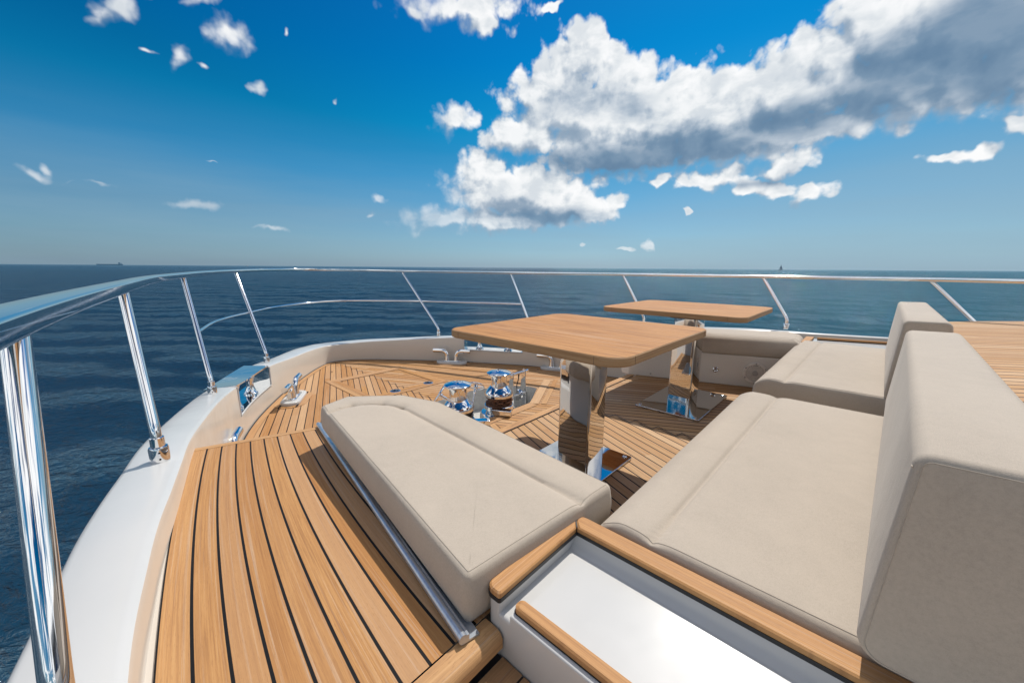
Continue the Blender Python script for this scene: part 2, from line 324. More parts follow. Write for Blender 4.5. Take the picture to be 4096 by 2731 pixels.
def mat_teak(name, line=.07, seed=0.0, tone=(1, 1, 1), planks=True, grain=1.0, cross=1.0, var=1.0, butt=1.0, con=1.35):
    """UV u counts planks, v runs along them in metres"""
    m, N, b = mat(name); uv = N.new('ShaderNodeUVMap').outputs[0]
    u, v, _ = N.sep(uv)
    fl = N.m('FLOOR', u) if planks else 0.0
    wn = N.new('ShaderNodeTexWhiteNoise'); wn.noise_dimensions = '2D'
    N.l.new(N.comb(N.m('ADD', fl, seed), N.m('MULTIPLY', butt, N.m('FLOOR', N.m('ADD', N.m('MULTIPLY', v, .42), N.m('MULTIPLY', fl, .37)))) if planks else 0.0, 0.), wn.inputs[0])
    rnd = wn.outputs[0]
    fine = N.noise(N.comb(N.m('MULTIPLY', u, 12 * cross), N.m('MULTIPLY', v, 3.2), N.m('MULTIPLY', rnd, 31)), 1.0, 7, .74, .5)
    fine = N.m('MULTIPLY_ADD', N.m('SUBTRACT', fine, .5), con, .5)
    wide = N.noise(N.comb(N.m('MULTIPLY', u, 2.3 * cross), N.m('MULTIPLY', v, 1.7), N.m('MULTIPLY', rnd, 57)), 1.0, 3, .5, .8)
    pores = N.noise(N.comb(N.m('MULTIPLY', u, 60 * cross), N.m('MULTIPLY', v, 55), rnd), 1.0, 2, .5)
    c = N.ramp(fine, [(.30, (.30 * tone[0], .135 * tone[1], .042 * tone[2])), (.46, (.47 * tone[0], .240 * tone[1], .088 * tone[2])), (.56, (.57 * tone[0], .315 * tone[1], .130 * tone[2])), (.72, (.67 * tone[0], .42 * tone[1], .215 * tone[2]))])
    c = N.mix(N.mapr(wide, .38, .66, 0, .45), c, (.60 * tone[0], .35 * tone[1], .165 * tone[2], 1))
    c = N.mix(N.mapr(rnd, 0, 1, .0, .36 * var), c, (.62, .44, .28, 1))
    wn2 = N.m('FRACT', N.m('MULTIPLY', rnd, 7.31))
    c = N.mix(N.mapr(wn2, 0, 1, .0, .34 * var), c, (.34, .15, .05, 1))
    # silvery weathering streaks
    wz = N.mapr(N.noise(N.comb(N.m('MULTIPLY', u, 9 * cross), N.m('MULTIPLY', v, 1.1), N.m('MULTIPLY', rnd, 13)), 1.0, 4, .6), .56, .74, 0, .40)
    c = N.mix(wz, c, (.56, .47, .38, 1))
    c = N.mix(N.mapr(pores, .58, .72, 0, .5), c, (.27, .13, .06, 1))
    h = fine
    if planks:
        d = N.m('SUBTRACT', .5, N.m('ABSOLUTE', N.m('SUBTRACT', N.m('FRACT', u), .5)))     # 0 at a seam
        k = N.mapr(N.m('ADD', d, N.m('MULTIPLY', N.m('SUBTRACT', pores, .5), .006)), line * .5 - .006, line * .5 + .006, 1, 0)
        c = N.mix(k, c, (.004, .004, .0045, 1))
        h = N.m('SUBTRACT', N.m('MULTIPLY', fine, .3), N.m('MULTIPLY', k, .8))
    N.l.new(c, b.inputs['Base Color']); b.inputs['Roughness'].default_value = .62; b.inputs['Specular IOR Level'].default_value = .25
    bump(N, b, h, .35 * grain, .002)
    return m
def mat_fabric(name='beige_fabric', c=(.445, .378, .305)):
    m, N, b = mat(name); oc = N.new('ShaderNodeTexCoord').outputs['Object']
    big = N.noise(oc, 3.0, 4, .6); mid = N.noise(oc, 26, 4, .7)
    x, y, z = N.sep(oc)
    thr = N.noise(N.comb(N.m('MULTIPLY', x, 900), N.m('MULTIPLY', y, 160), N.m('MULTIPLY', z, 160)), 1.0, 2, .6)
    thr2 = N.noise(N.comb(N.m('MULTIPLY', x, 160), N.m('MULTIPLY', y, 900), N.m('MULTIPLY', z, 900)), 1.0, 2, .6)
    f = N.m('ADD', N.m('MULTIPLY', N.m('ADD', thr, thr2), .35), N.m('ADD', N.m('MULTIPLY', mid, .16), N.m('MULTIPLY', big, .30)))
    cc = N.ramp(f, [(.40, tuple(v * .85 for v in c)), (.58, c), (.74, tuple(min(1, v * 1.10) for v in c))])
    st = N.mapr(N.noise(oc, 1.6, 5, .7, .6), .60, .74, 0, .08)
    cc = N.mix(st, cc, (.34, .29, .225, 1))
    N.l.new(cc, b.inputs['Base Color']); b.inputs['Roughness'].default_value = .85
    b.inputs['Sheen Weight'].default_value = .15; b.inputs['Sheen Roughness'].default_value = .5; b.inputs['Specular IOR Level'].default_value = .25
    n1 = bump(N, None, N.noise(oc, 5.5, 3, .55, .4), .35, .010)
    bump(N, b, N.m('ADD', thr, thr2), .35, .0007, n1)
    return m
def mat_plain(name, c, r=.5, metal=0.0, var=.12, scale=30):
    m, N, b = mat(name); oc = N.new('ShaderNodeTexCoord').outputs['Object']
    N.l.new(N.ramp(N.noise(oc, scale, 5, .6), [(.3, tuple(v * (1 - var) for v in c)), (.7, tuple(min(1, v * (1 + var)) for v in c))]), b.inputs['Base Color'])
    b.inputs['Roughness'].default_value = r; b.inputs['Metallic'].default_value = metal
    return m
def mat_rust():
    m, N, b = mat('rusty_chain'); oc = N.new('ShaderNodeTexCoord').outputs['Object']
    N.l.new(N.ramp(N.noise(oc, 70, 6, .7), [(.3, (.035, .016, .010)), (.5, (.14, .058, .028)), (.7, (.25, .13, .075))]), b.inputs['Base Color'])
    b.inputs['Roughness'].default_value = .8; bump(N, b, N.noise(oc, 160, 4, .7), .6, .002); return m
def mat_sea():
    m, N, b = mat('sea_water'); g = N.new('ShaderNodeNewGeometry').outputs['Position']
    x, y, z = N.sep(g)
    # wind blows roughly across the view: waves longer along their crests
    A = Rh.xy.to_3d(); Bv = Fh
    ca = N.v('DOT_PRODUCT', g, tuple(A)); cb = N.v('DOT_PRODUCT', g, tuple(Bv))
    def W(sc, st, det, dist=.5): return N.noise(N.comb(N.m('MULTIPLY', ca, sc), N.m('MULTIPLY', cb, sc * st), N.m('MULTIPLY', ca, .05 * sc)), 1.0, det, .55, dist)
    dist = N.m('LENGTH' if 0 else 'SQRT', N.m('ADD', N.m('MULTIPLY', ca, ca), N.m('MULTIPLY', cb, cb)))
    big = W(.45, 2.4, 2); mid = W(1.5, 1.7, 5, .6); small = W(5.5, 1.5, 5, .6)
    far = N.mapr(N.noise(N.comb(N.m('MULTIPLY', ca, .004), N.m('MULTIPLY', cb, .02), 0.), 1.0, 4, .6), .35, .65, 0, 1, True)
    pat = N.mapr(N.noise(N.comb(N.m('MULTIPLY', ca, .03), N.m('MULTIPLY', cb, .10), 3.), 1.0, 3, .6), .3, .7, .9, 1.1)
    h = N.m('ADD', N.m('MULTIPLY', big, SEAH[0]), N.m('ADD', N.m('MULTIPLY', mid, SEAH[1]), N.m('MULTIPLY', small, SEAH[2])))
    h = N.m('MULTIPLY', h, pat)
    bump(N, b, h, 1.0, 1.0)
    deep = N.mix(far, (.004, .026, .058, 1), (.006, .034, .066, 1))
    # paler and greener water away to the right
    sh = N.mapr(N.m('SUBTRACT', N.m('ADD', N.m('MULTIPLY', ca, 1.0), N.m('MULTIPLY', N.noise(g, .02, 3, .6), 20.0)), N.m('MULTIPLY', cb, .10)), -8.0, 45.0, 0, 1, True)
    deep = N.mix(sh, deep, (.012, .078, .112, 1))
    N.l.new(deep, b.inputs['Base Color']); b.inputs['Specular IOR Level'].default_value = 0.0; b.inputs['Roughness'].default_value = .8
    nb = b.inputs['Normal'].links[0].from_socket
    gl = N.new('ShaderNodeBsdfGlossy'); gl.inputs['Color'].default_value = (.92, .97, 1.0, 1); N.l.new(N.mapr(dist, 20, 600, .04, .14), gl.inputs['Roughness']); N.l.new(nb, gl.inputs['Normal'])
    fr = N.new('ShaderNodeFresnel'); fr.inputs['IOR'].default_value = 1.333; N.l.new(nb, fr.inputs['Normal'])
    # part of the surface glare is cut, as through a polarising filter
    ms = N.new('ShaderNodeMixShader'); N.l.new(N.m('MULTIPLY', fr.outputs[0], N.mapr(dist, 10, 900, .74, .56)), ms.inputs[0]); N.l.new(b.outputs[0], ms.inputs[1]); N.l.new(gl.outputs[0], ms.inputs[2])
    N.l.new(ms.outputs[0], [n for n in N.n if n.type == 'OUTPUT_MATERIAL'][0].inputs[0])
    return m
SEAH = (.05, .30, .115)
SKEEP = 0
M = dict(chrome=mat_chrome(), chromeflat=mat_chrome('polished_plate', (.74, .74, .73), .03, .25), gel=mat_gel(), cream=mat_gel('cream_bounce_gelcoat', (.61, .55, .475)), panel=mat_gel('cream_panel', (.70, .645, .57)),
         teak=mat_teak('teak_side_deck', .112, 0.0, (.78, .67, .455), var=1.3, butt=0.0), teakbow=mat_teak('teak_bow_deck', .12, 3.0, (.83, .76, .60), var=1.4), teaksole=mat_teak('teak_lounge_floor', .13, 5.0, (.84, .88, .90), var=1.2),
         teakup=mat_teak('teak_upper_deck', .13, 9.0, (.95, .98, .98), var=1.5), board=mat_teak('teak_board', .05, 11.0, planks=False, tone=(.84, .76, .58)),
         table=mat_teak('table_teak', .05, 2.0, (.80, .64, .38), False, 1.2, .55, con=2.1), edge=mat_teak('shaded_edge_teak', .05, 6.0, (.52, .53, .54), False, 1.0, 1.0), fabric=mat_fabric(),
         rubber=mat_plain('black_caulk', (.012, .013, .016), .45), grey=mat_plain('grey_well_paint', (.52, .51, .48), .4),
         alu=mat_plain('anodised_aluminium', (.50, .55, .62), .32, .75), rust=mat_rust(), dark=mat_plain('dark_chain_steel', (.05, .05, .055), .4, .8),
         plastic=mat_plain('white_plastic', (.74, .68, .60), .35), greyplastic=mat_plain('grey_plastic', (.38, .35, .32), .5), blackhole=mat_plain('dark_recess', (.02, .02, .02), .9),
         shipmat=mat_plain('hazed_ship_blue', (.09, .24, .36), .8), sail=mat_plain('sail_cloth', (.20, .26, .32), .8), boathull=mat_plain('boat_hull_paint', (.02, .035, .06), .5), sea=mat_sea())  # ship blue has the distance haze mixed into its colour

M['stepwood'] = mat_teak('step_teak', .05, 31.0, (.62, .50, .34), False)
# ------------------------------------------------------------------ sea
SEA_Z = -3.0
def build_sea():
    nr, na = 420, 540; r = 1.5 * (42000 / 1.5) ** (np.arange(nr) / (nr - 1)); a = np.arange(na) * 2 * math.pi / na
    X = np.outer(r, np.cos(a)); Y = np.outer(r, np.sin(a)); Z = np.zeros_like(X)
    for k in range(22):
        lam = 2.2 * 1.17 ** k if k < 11 else 2.0 * 1.2 ** (k - 11); th = HEAD + math.pi + rng.normal(0, .5); amp = .006 * lam ** .6
        kx, ky = 2 * math.pi / lam * math.cos(th), 2 * math.pi / lam * math.sin(th)
        fade = np.clip((lam / 3.0) / (r * (a[1] + .012)), 0, 1) ** 2
        Z += amp * np.sin(kx * X + ky * Y + rng.uniform(0, 6.28)) * fade[:, None]
    V = np.stack([X, Y, Z + SEA_Z], -1).reshape(-1, 3); i = np.arange(nr - 1)[:, None]; j = np.arange(na)[None, :]; j2 = (j + 1) % na
    F = np.stack([i * na + j, (i + 1) * na + j, (i + 1) * na + j2, i * na + j2], -1).reshape(-1, 4)
    me = bpy.data.meshes.new('sea'); me.vertices.add(len(V)); me.vertices.foreach_set('co', V.astype(np.float32).ravel())
    me.loops.add(F.size); me.loops.foreach_set('vertex_index', F.ravel().astype(np.int32)); me.polygons.add(len(F))
    me.polygons.foreach_set('loop_start', np.arange(0, F.size, 4, dtype=np.int32)); me.update(calc_edges=True)
    me.polygons.foreach_set('use_smooth', np.ones(len(F), bool)); me.materials.append(M['sea'])
    o = bpy.data.objects.new('sea', me); col.objects.link(o); tag(o, kind='structure')
build_sea()

# ------------------------------------------------------------------ the hull line: inner and outer edge of the bulwark cap
NEAR_IN = [(-.16, -3.5, .47), (-.11, -1.6, .44), (-.075, -.2, .41), (-.043, .75, .38), (.005, 1.09, .36), (.04, 1.28, .35), (.085, 1.50, .33), (.145, 1.75, .31), (.205, 2.03, .29), (.33, 2.46, .22), (.47, 2.98, .14),
           (.625, 3.52, .05), (.86, 3.98, .01), (1.17, 4.47, -.01), (1.48, 4.90, -.06), (1.99, 5.50, -.11), (2.24, 5.69, -.13), (2.50, 5.66, -.13), (2.72, 5.50, -.11), (3.06, 5.11, -.075), (3.40, 4.69, -.04),
           (3.62, 4.38, -.015), (3.92, 3.88, .01), (4.16, 3.44, .05), (4.36, 2.78, .16), (4.48, 2.20, .27), (4.55, 1.75, .31), (4.64, 1.2, .35), (4.70, .75, .375), (4.755, .25, .39), (4.81, -.6, .42), (4.86, -2.0, .45), (4.9, -3.5, .47)]
OUT = [(-.44, -3.5, .47), (-.37, -1.6, .44), (-.30, -.2, .41), (-.20, .70, .38), (-.135, 1.13, .36), (-.105, 1.33, .35), (-.07, 1.56, .33), (-.015, 1.79, .31), (.045, 2.08, .29), (.175, 2.53, .22), (.31, 3.03, .14),
       (.46, 3.57, .06), (.70, 4.08, .01), (1.03, 4.64, -.02), (1.35, 5.10, -.07), (1.86, 5.76, -.12), (2.24, 6.00, -.14), (2.60, 5.93, -.14), (2.84, 5.74, -.12), (3.20, 5.30, -.085), (3.56, 4.84, -.045),
       (3.78, 4.50, -.02), (4.10, 3.97, .01), (4.34, 3.50, .05), (4.53, 2.84, .16), (4.64, 2.24, .27), (4.71, 1.80, .31), (4.78, 1.25, .35), (4.83, .80, .375), (4.86, .28, .38), (4.93, -.6, .41), (5.0, -2.0, .45), (5.05, -3.5, .47)]
def fair(P):
    y = np.array([p[1] for p in P[:15]]); out = list(P)
    for c_ in (0, 2):
        v = np.array([p[c_] for p in P[:15]]); f = np.polyval(np.polyfit(y, v, 5), y)
        for i in range(6, 13): q = list(out[i]); q[c_] += .6 * (f[i] - v[i]); out[i] = tuple(q)
    return out
NEAR_IN = fair(NEAR_IN); OUT = fair(OUT)
MS = 8
CI = catmull(NEAR_IN, MS); CO = catmull(OUT, MS)
BOW_Z = -.39
def side_z(y): return .21 + (2.1 - y) * .06
def xin(y, far=False):
    """x of the bulwark's inner face at y"""
    P = CI[:16 * MS + 1] if not far else CI[16 * MS:]
    P = sorted(P, key=lambda p: p[1]); return float(np.interp(y, [p[1] for p in P], [p[0] for p in P]))
def build_bulwark():
    root = empty('bulwark', (2.3, 3.0, BOW_Z), 'glossy white moulded bulwark running round the bow with wide rounded cap', 'bulwark')
    mb = MB(); n = len(CI); rows = []
    # notches for the two mooring openings: index spans along the line
    notch = [(11 * MS + 2, 13 * MS - 1), (21 * MS + 1, 23 * MS - 2)]
    NZ = -.20
    def section(i, low):
        c, o = np.array(CI[i]), np.array(CO[i]); h = c[:2] - o[:2]; w = np.linalg.norm(h); h = h / w
        P = []
        def pt(xy, z, ): P.append((xy[0], xy[1], z))
        zi, zo = (NZ, NZ) if low else (c[2], o[2])
        pt(c[:2] + h * .014, -.42); pt(c[:2] + h * .010, min(-.22, zi - .001)); pt(c[:2] + h * .006, zi - .022); pt(c[:2] + h * .002, zi - .008)
        pt(c[:2] - h * .006, zi - .002); pt(c[:2] - h * .016, zi)
        for q in (.30, .6): pt(c[:2] - h * w * q, zi + (zo - zi) * q + (0 if low else .004))
        pt(o[:2] + h * .018, zo); pt(o[:2] + h * .006, zo - .004); pt(o[:2] + h * .000, zo - .012); pt(o[:2] - h * .003, zo - .026)
        pt(o[:2] - h * .004, zo - .12 if not low else -.33); pt(o[:2] + h * .03, min(zo - .35, -.45)); pt(o[:2] + h * .10, -1.2); pt(o[:2] + h * .45, -3.3)
        return P
    order = []
    for i in range(n):
        low = any(a < i < b for a, b in notch); edge = [(a, b) for a, b in notch if i in (a, b)]
        if edge:
            a, b = edge[0]
            order += [(i, False), (i, True)] if i == a else [(i, True), (i, False)]
        else: order.append((i, low))
    V = []; m = None
    for i, low in order: s_ = section(i, low); m = len(s_); V += s_
    F = [(k * m + q, k * m + q + 1, (k + 1) * m + q + 1, (k + 1) * m + q) for k in range(len(order) - 1) for q in range(m - 1)]
    V = [(a - 2.3, b - 3.0, c - BOW_Z) for a, b, c in V]
    wall = [f for k, f in enumerate(F) if k % (m - 1) < 3]; cap = [f for k, f in enumerate(F) if k % (m - 1) >= 3]
    mb.add(V, cap); mb.build('cap_and_hull', M['gel'], root, angle=38)
    mb = MB(); mb.add(V, wall); mb.build('inner_wall', M['cream'], root, angle=38)  # light bounced off the teak is put into the wall's cream colour
    # a dark caulk bead where the wall meets the bow deck
    g = MB(); pts = [Vector((p[0] - 2.3, p[1] - 3.0, .004)) + Vector((CI[i][0] - CO[i][0], CI[i][1] - CO[i][1], 0)).normalized() * .020 for i, p in enumerate(CI) if p[1] > 2.0]
    g.tube(pts, .006, 6); g.build('caulk_bead', M['rubber'], root)
    return root, notch
bul, NOTCH = build_bulwark()

def fairlead(idx, label):
    a, b = idx; P = [(np.array(CI[i]), np.array(CO[i])) for i in range(a, b + 1)]
    c = sum(p[0] + p[1] for p in P) / (2 * len(P)); base = Vector((c[0], c[1], -.20))
    root = empty('mooring_fairlead', base, label, 'fairlead', 'steel mooring fairleads in the bulwark')
    L = lambda q, z: (q[0] - base.x, q[1] - base.y, z - base.z)
    n = len(P)
    # polished floor plate and two cheeks lining the opening
    mb = MB(); V = []
    for ci, o in P: V += [L(ci[:2] + (ci - o)[:2] * .03, -.196), L(o[:2] - (ci - o)[:2] * .03, -.196)]
    mb.add(V, [(2 * k, 2 * k + 2, 2 * k + 3, 2 * k + 1) for k in range(n - 1)])
    mb.build('floor_plate', M['chromeflat'], root)
    for k in (0, n - 1):
        s = 1 if k == 0 else -1; ci, o = P[k]; t = (P[min(k + 1, n - 1)][0] - P[max(k - 1, 0)][0])[:2]; t = t / np.linalg.norm(t) * .004 * s
        q = MB(); e = (ci - o)[:2] * .02
        A = [L(ci[:2] + e + t, -.197), L(o[:2] - e + t, -.197), L(o[:2] - e + t, o[2] + .004), L(ci[:2] + e + t, ci[2] + .004)]
        Bq = [(x + t[0], y + t[1], z) for x, y, z in A]
        q.add(A + Bq, [(0, 1, 2, 3), (7, 6, 5, 4), (0, 3, 7, 4), (1, 5, 6, 2), (2, 6, 7, 3)], smooth=False); q.build('cheek_plate', M['chromeflat'], root)
    # bridging top plate over the outboard half
    q = MB(); V = []; K = 14
    for i in range(K + 1):
        f = i / K; s = f * (n - 1); k = min(int(s), n - 2); w = s - k; ci = P[k][0] * (1 - w) + P[k + 1][0] * w; o = P[k][1] * (1 - w) + P[k + 1][1] * w
        zt = ci[2] + .010; inn = ci[:2] + (ci - o)[:2] * .0; out = o[:2] - (ci - o)[:2] * .16
        V += [L(inn, zt), L(out, zt - .004), L(out, zt - .026), L(inn, zt - .016)]
    F = []
    for i in range(K):
        for e in range(4): F.append((i * 4 + e, i * 4 + (e + 1) % 4, i * 4 + 4 + (e + 1) % 4, i * 4 + 4 + e))
    F += [(0, 3, 2, 1), (K * 4, K * 4 + 1, K * 4 + 2, K * 4 + 3)]
    q.add(V, F, smooth=True); q.build('top_plate', M['chromeflat'], root, angle=30, bevel=.002)
    # slim steel frame following the inner rim of the opening
    q = MB(); rim = [L(P[0][0][:2] + (P[0][0] - P[0][1])[:2] * .05, P[0][0][2] - .004)] + [L(p[0][:2] + (p[0] - p[1])[:2] * .05, -.200) for p in P] + [L(P[-1][0][:2] + (P[-1][0] - P[-1][1])[:2] * .05, P[-1][0][2] - .004)]
    q.tube(rim, .007, 8); q.build('rim_trim', M['gel'], root)
    prof = [(.058, 0), (.058, .012), (.048, .018), (.042, .035), (.030, .07), (.028, .10), (.033, .135), (.045, .160), (.045, .185)]
    for f in (.28, .74):
        s = int(f * (n - 1)); ci, o = P[s]; p = ci[:2] * .62 + o[:2] * .38; r_ = MB()
        zt = ci[2] - .004 + .196; r_.lathe([(r, z * zt / .185) for r, z in prof], L(p, -.196), 28); r_.build('roller', M['chrome'], root)
    return root
fairlead(NOTCH[0], 'polished steel fairlead with waisted rollers, set in the bulwark left of the cleats')
fairlead(NOTCH[1], 'polished steel fairlead in the far bulwark, seen under the left corner of the nearer table')

# ------------------------------------------------------------------ decks
CX = 2.33
def uv_line(p, c0, ang, w, flip=1):
    """plank coordinates for straight planks running at angle ang"""
    s, c = math.sin(ang), math.cos(ang); d = (p[0] - c0[0], p[1] - c0[1])
    return ((d[0] * s - d[1] * c) / w, d[0] * c + d[1] * s)
def deck_quads(mb, quads, z, uvf):
    for q in quads:
        V = [(x, y, z) for x, y in q]; mb.add(V, [tuple(range(len(V)))], [[uvf(p) for p in q]], smooth=False)
WELL = [(2.47, 2.98), (2.60, 3.20), (2.72, 3.40), (2.84, 3.40), (3.00, 3.27), (3.10, 3.12), (3.20, 2.86)]
def well_x(y, far): 
    v = float(np.interp(y, [a for a, _ in WELL], [b for _, b in WELL])); return v if far else 2 * CX - v
def build_bow_deck():
    mb = MB(); ys = sorted(set(list(np.arange(1.55, 5.64, .06)) + [a for a, _ in WELL]))
    ua = lambda p: uv_line(p, (CX, 3.0), R(67.0), .0655)
    ub = lambda p: tuple((uv_line(p, (CX, 3.0), R(-62.0), .0655)[0] + 400, uv_line(p, (CX, 3.0), R(-62.0), .0655)[1]))
    for y0, y1 in zip(ys[:-1], ys[1:]):
        n0, n1 = xin(y0), xin(y1); f0, f1 = xin(y0, True), xin(y1, True)
        if WELL[0][0] - 1e-6 <= y0 and y1 <= WELL[-1][0] + 1e-6:
            deck_quads(mb, [((n0, y0), (well_x(y0, 0), y0), (well_x(y1, 0), y1), (n1, y1))], BOW_Z, ua)
            deck_quads(mb, [((well_x(y0, 1), y0), (f0, y0), (f1, y1), (well_x(y1, 1), y1))], BOW_Z, ub)
        else:
            a0, a1 = min(n0, CX), min(n1, CX); b0, b1 = max(f0, CX), max(f1, CX)
            deck_quads(mb, [((a0, y0), (CX, y0), (CX, y1), (a1, y1))], BOW_Z, ua)
            deck_quads(mb, [((CX, y0), (b0, y0), (b1, y1), (CX, y1))], BOW_Z, ub)
    tag(mb.build('bow_deck', M['teakbow'], angle=0), kind='structure')
    # margin plank following the bulwark
    g = MB(); W = .085; run = 0; prev = None; rows = []
    for i, p in enumerate(CI):
        if p[1] < 1.6: continue
        h = np.array(CI[i][:2]) - np.array(CO[i][:2]); h /= np.linalg.norm(h); a = np.array(p[:2]) + h * .0; b = a + h * W
        if prev is not None: run += np.linalg.norm(a - prev)
        prev = a; rows.append((a, b, run))
    for (a, b, r0), (c, d, r1) in zip(rows[:-1], rows[1:]):
        g.add([(*a, BOW_Z + .004), (*b, BOW_Z + .004), (*d, BOW_Z + .004), (*c, BOW_Z + .004)], [(0, 1, 2, 3)], [[(.06, r0), (.96, r0), (.96, r1), (.06, r1)]], smooth=False)
    tag(g.build('margin_plank', M['teakbow'], angle=0), kind='structure')
build_bow_deck()
def nib_joint(name, m, cx, y0, y1, per, z, amp=.032, w=.0028):
    """black joint where the planks of the two halves are let into each other"""
    g = MB(); pts = []; y = y0
    while y < y1: pts += [(cx - amp, y), (cx + amp * .7, y + per * .80), (cx + amp, y + per * .92)]; y += per
    pts = [p for p in pts if p[1] <= y1]
    for a, b_ in zip(pts[:-1], pts[1:]):
        d = Vector((b_[0] - a[0], b_[1] - a[1], 0)).normalized(); n = Vector((-d.y, d.x, 0)) * w; A = Vector((*a, z)) - d * w; B_ = Vector((*b_, z)) + d * w
        g.add([A - n, B_ - n, B_ + n, A + n], [(0, 1, 2, 3)], smooth=False)
    tag(g.build(name, m, angle=0), kind='structure')
nib_joint('deck_centre_joint', M['rubber'], CX, 3.26, 5.45, .168, BOW_Z + .0045)

def board(mb, a, b, w, z, t=.0, k=[0]):
    """flat board from a to b, width w to the left of a->b"""
    a = np.array(a, float); b = np.array(b, float); d = b - a; L = np.linalg.norm(d); d /= L; n = np.array([-d[1], d[0]])
    k[0] += 1; s = k[0] * 7.0
    mb.add([(*a, z), (*b, z), (*(b + n * w), z), (*(a + n * w), z)], [(0, 1, 2, 3)], [[(s + .05, 0), (s + .05, L), (s + .95, L), (s + .95, 0)]], smooth=False)
def ring_boards(mb, o, i, z, k=[50]):
    n = len(o)
    for q in range(n):
        a, b = np.array(o[q], float), np.array(o[(q + 1) % n], float); c, d = np.array(i[(q + 1) % n], float), np.array(i[q], float)
        L = np.linalg.norm(b - a); t = (b - a) / L; k[0] += 1; s = k[0] * 3.0
        mb.add([(*a, z), (*b, z), (*c, z), (*d, z)], [(0, 1, 2, 3)], [[(s + .06, 0), (s + .06, L), (s + .94, float((c - a) @ t)), (s + .94, float((d - a) @ t))]], smooth=False)
def sq(x0, x1, y0, y1): return [(x0, y0), (x1, y0), (x1, y1), (x0, y1)]
def build_hatch():
    c = (2.335, 4.235, BOW_Z)
    root = empty('deck_hatch', c, 'square flush teak deck hatch with mitred double border on the bow deck', 'hatch')
    fr = MB(); O = .53
    ring_boards(fr, sq(-O, O, -O, O), sq(-O + .062, O - .062, -O + .062, O - .062), .005)
    fr.build('outer_frame', M['teakbow'], root, angle=0)
    f2 = MB(); ring_boards(f2, sq(-O + .064, O - .064, -O + .064, O - .064), sq(-O + .126, O - .126, -O + .126, O - .126), .006)
    f2.build('lid_frame', M['teakbow'], root, angle=0)
build_hatch()
def lifting_ring(x, y, label):
    root = empty('lifting_ring', (x, y, BOW_Z), label, 'deck fitting', 'round flush steel lifting rings on the deck hatch')
    m = MB(); m.lathe([(.060, .0), (.060, .007), (.052, .010), (.046, .010), (.044, .0075)], n=36); m.build('ring', M['chrome'], root)
    m = MB(); m.lathe([(.045, .008), (.02, .0095), (.018, .013), (.0001, .0135)], n=30); m.build('cover', M['dark'], root)
    m = MB(); m.box((0.012, 0, .0125), (.034, .010, .004), .5); m.build('latch', M['chrome'], root, bevel=.0015)
lifting_ring(2.205, 3.82, 'round flush lifting ring nearest the beige bench, in the teak hatch')
lifting_ring(2.647, 3.81, 'round flush lifting ring nearer the first windlass top, in the teak hatch')

def build_well():
    # open recess for the windlasses
    mb = MB(); pts = [(well_x(y, 1), y) for y, _ in WELL]; pts = pts + [(2 * CX - x, y) for x, y in reversed(pts)]
    n = len(pts); top = BOW_Z + .003; bot = BOW_Z - .24
    V = [(x, y, top) for x, y in pts] + [(CX + (x - CX) * .97, 2.85 + (y - 2.85) * .96, bot) for x, y in pts]
    mb.add(V, [(i, n + i, n + (i + 1) % n, (i + 1) % n) for i in range(n)] , smooth=True)
    mb.add(V[n:], [tuple(range(n))], smooth=False)
    tag(mb.build('windlass_well', M['grey'], angle=35), kind='structure')
    b = MB(); z = BOW_Z + .004
    board(b, (1.70, 2.365), (2.97, 2.365), .10, z)
    board(b, (3.00, 2.375), (3.78, 2.80), .095, z + .001); board(b, (3.05, 2.31), (3.86, 2.75), .055, z + .001)
    board(b, (.90, 2.85), (1.68, 2.42), .095, z + .001)
    tag(b.build('well_border', M['teakbow'], angle=0), kind='structure')
build_well()

# lounge floor, riser and nosing
def build_lounge():
    mb = MB(); ua = lambda p: uv_line(p, (CX, 1.0), R(67.0), .0585)
    ub = lambda p: (uv_line(p, (CX, 1.0), R(-61.0), .0585)[0] + 400, uv_line(p, (CX, 1.0), R(-61.0), .0585)[1])
    deck_quads(mb, [((.55, -1.2), (CX, -1.2), (CX, 1.535), (.55, 1.535))], 0, ua)
    deck_quads(mb, [((CX, -1.2), (4.1, -1.2), (4.1, 1.535), (CX, 1.535))], 0, ub)
    tag(mb.build('lounge_floor', M['teaksole'], angle=0), kind='structure')
    nib_joint('floor_centre_joint', M['rubber'], CX, .45, 1.53, .150, .004)
    nb = MB(); board(nb, (.62, 1.541), (3.42, 1.541), .001, .0042); nb.v = [(x, y + (.004 if i % 4 in (2, 3) else 0), z) for i, (x, y, z) in enumerate(nb.v)]
    tag(nb.build('nosing_caulk', M['rubber'], angle=0), kind='structure')
    n = MB(); w = 5
    V = []; UV = []
    prof = [(1.540, .004), (1.595, .004), (1.608, .0), (1.613, -.012), (1.608, -.03), (1.59, -.036)]
    xs = [.62, 3.50]
    for x in xs: V += [(x, y, z) for y, z in prof]
    m = len(prof)
    n.add(V, [(q, m + q, m + q + 1, q + 1) for q in range(m - 1)], [[(.1 + q * .15, 0), (.1 + q * .15, 2.9), (.25 + q * .15, 2.9), (.25 + q * .15, 0)] for q in range(m - 1)])
    tag(n.build('floor_nosing', M['board'], angle=60), kind='structure')
    r = MB(); r.prism([(.30, 1.20), (4.25, 1.20), (4.25, 1.585), (.30, 1.585)], BOW_Z - .03, -.037)
    tag(r.build('floor_riser', M['gel'], angle=30), kind='structure')
build_lounge()

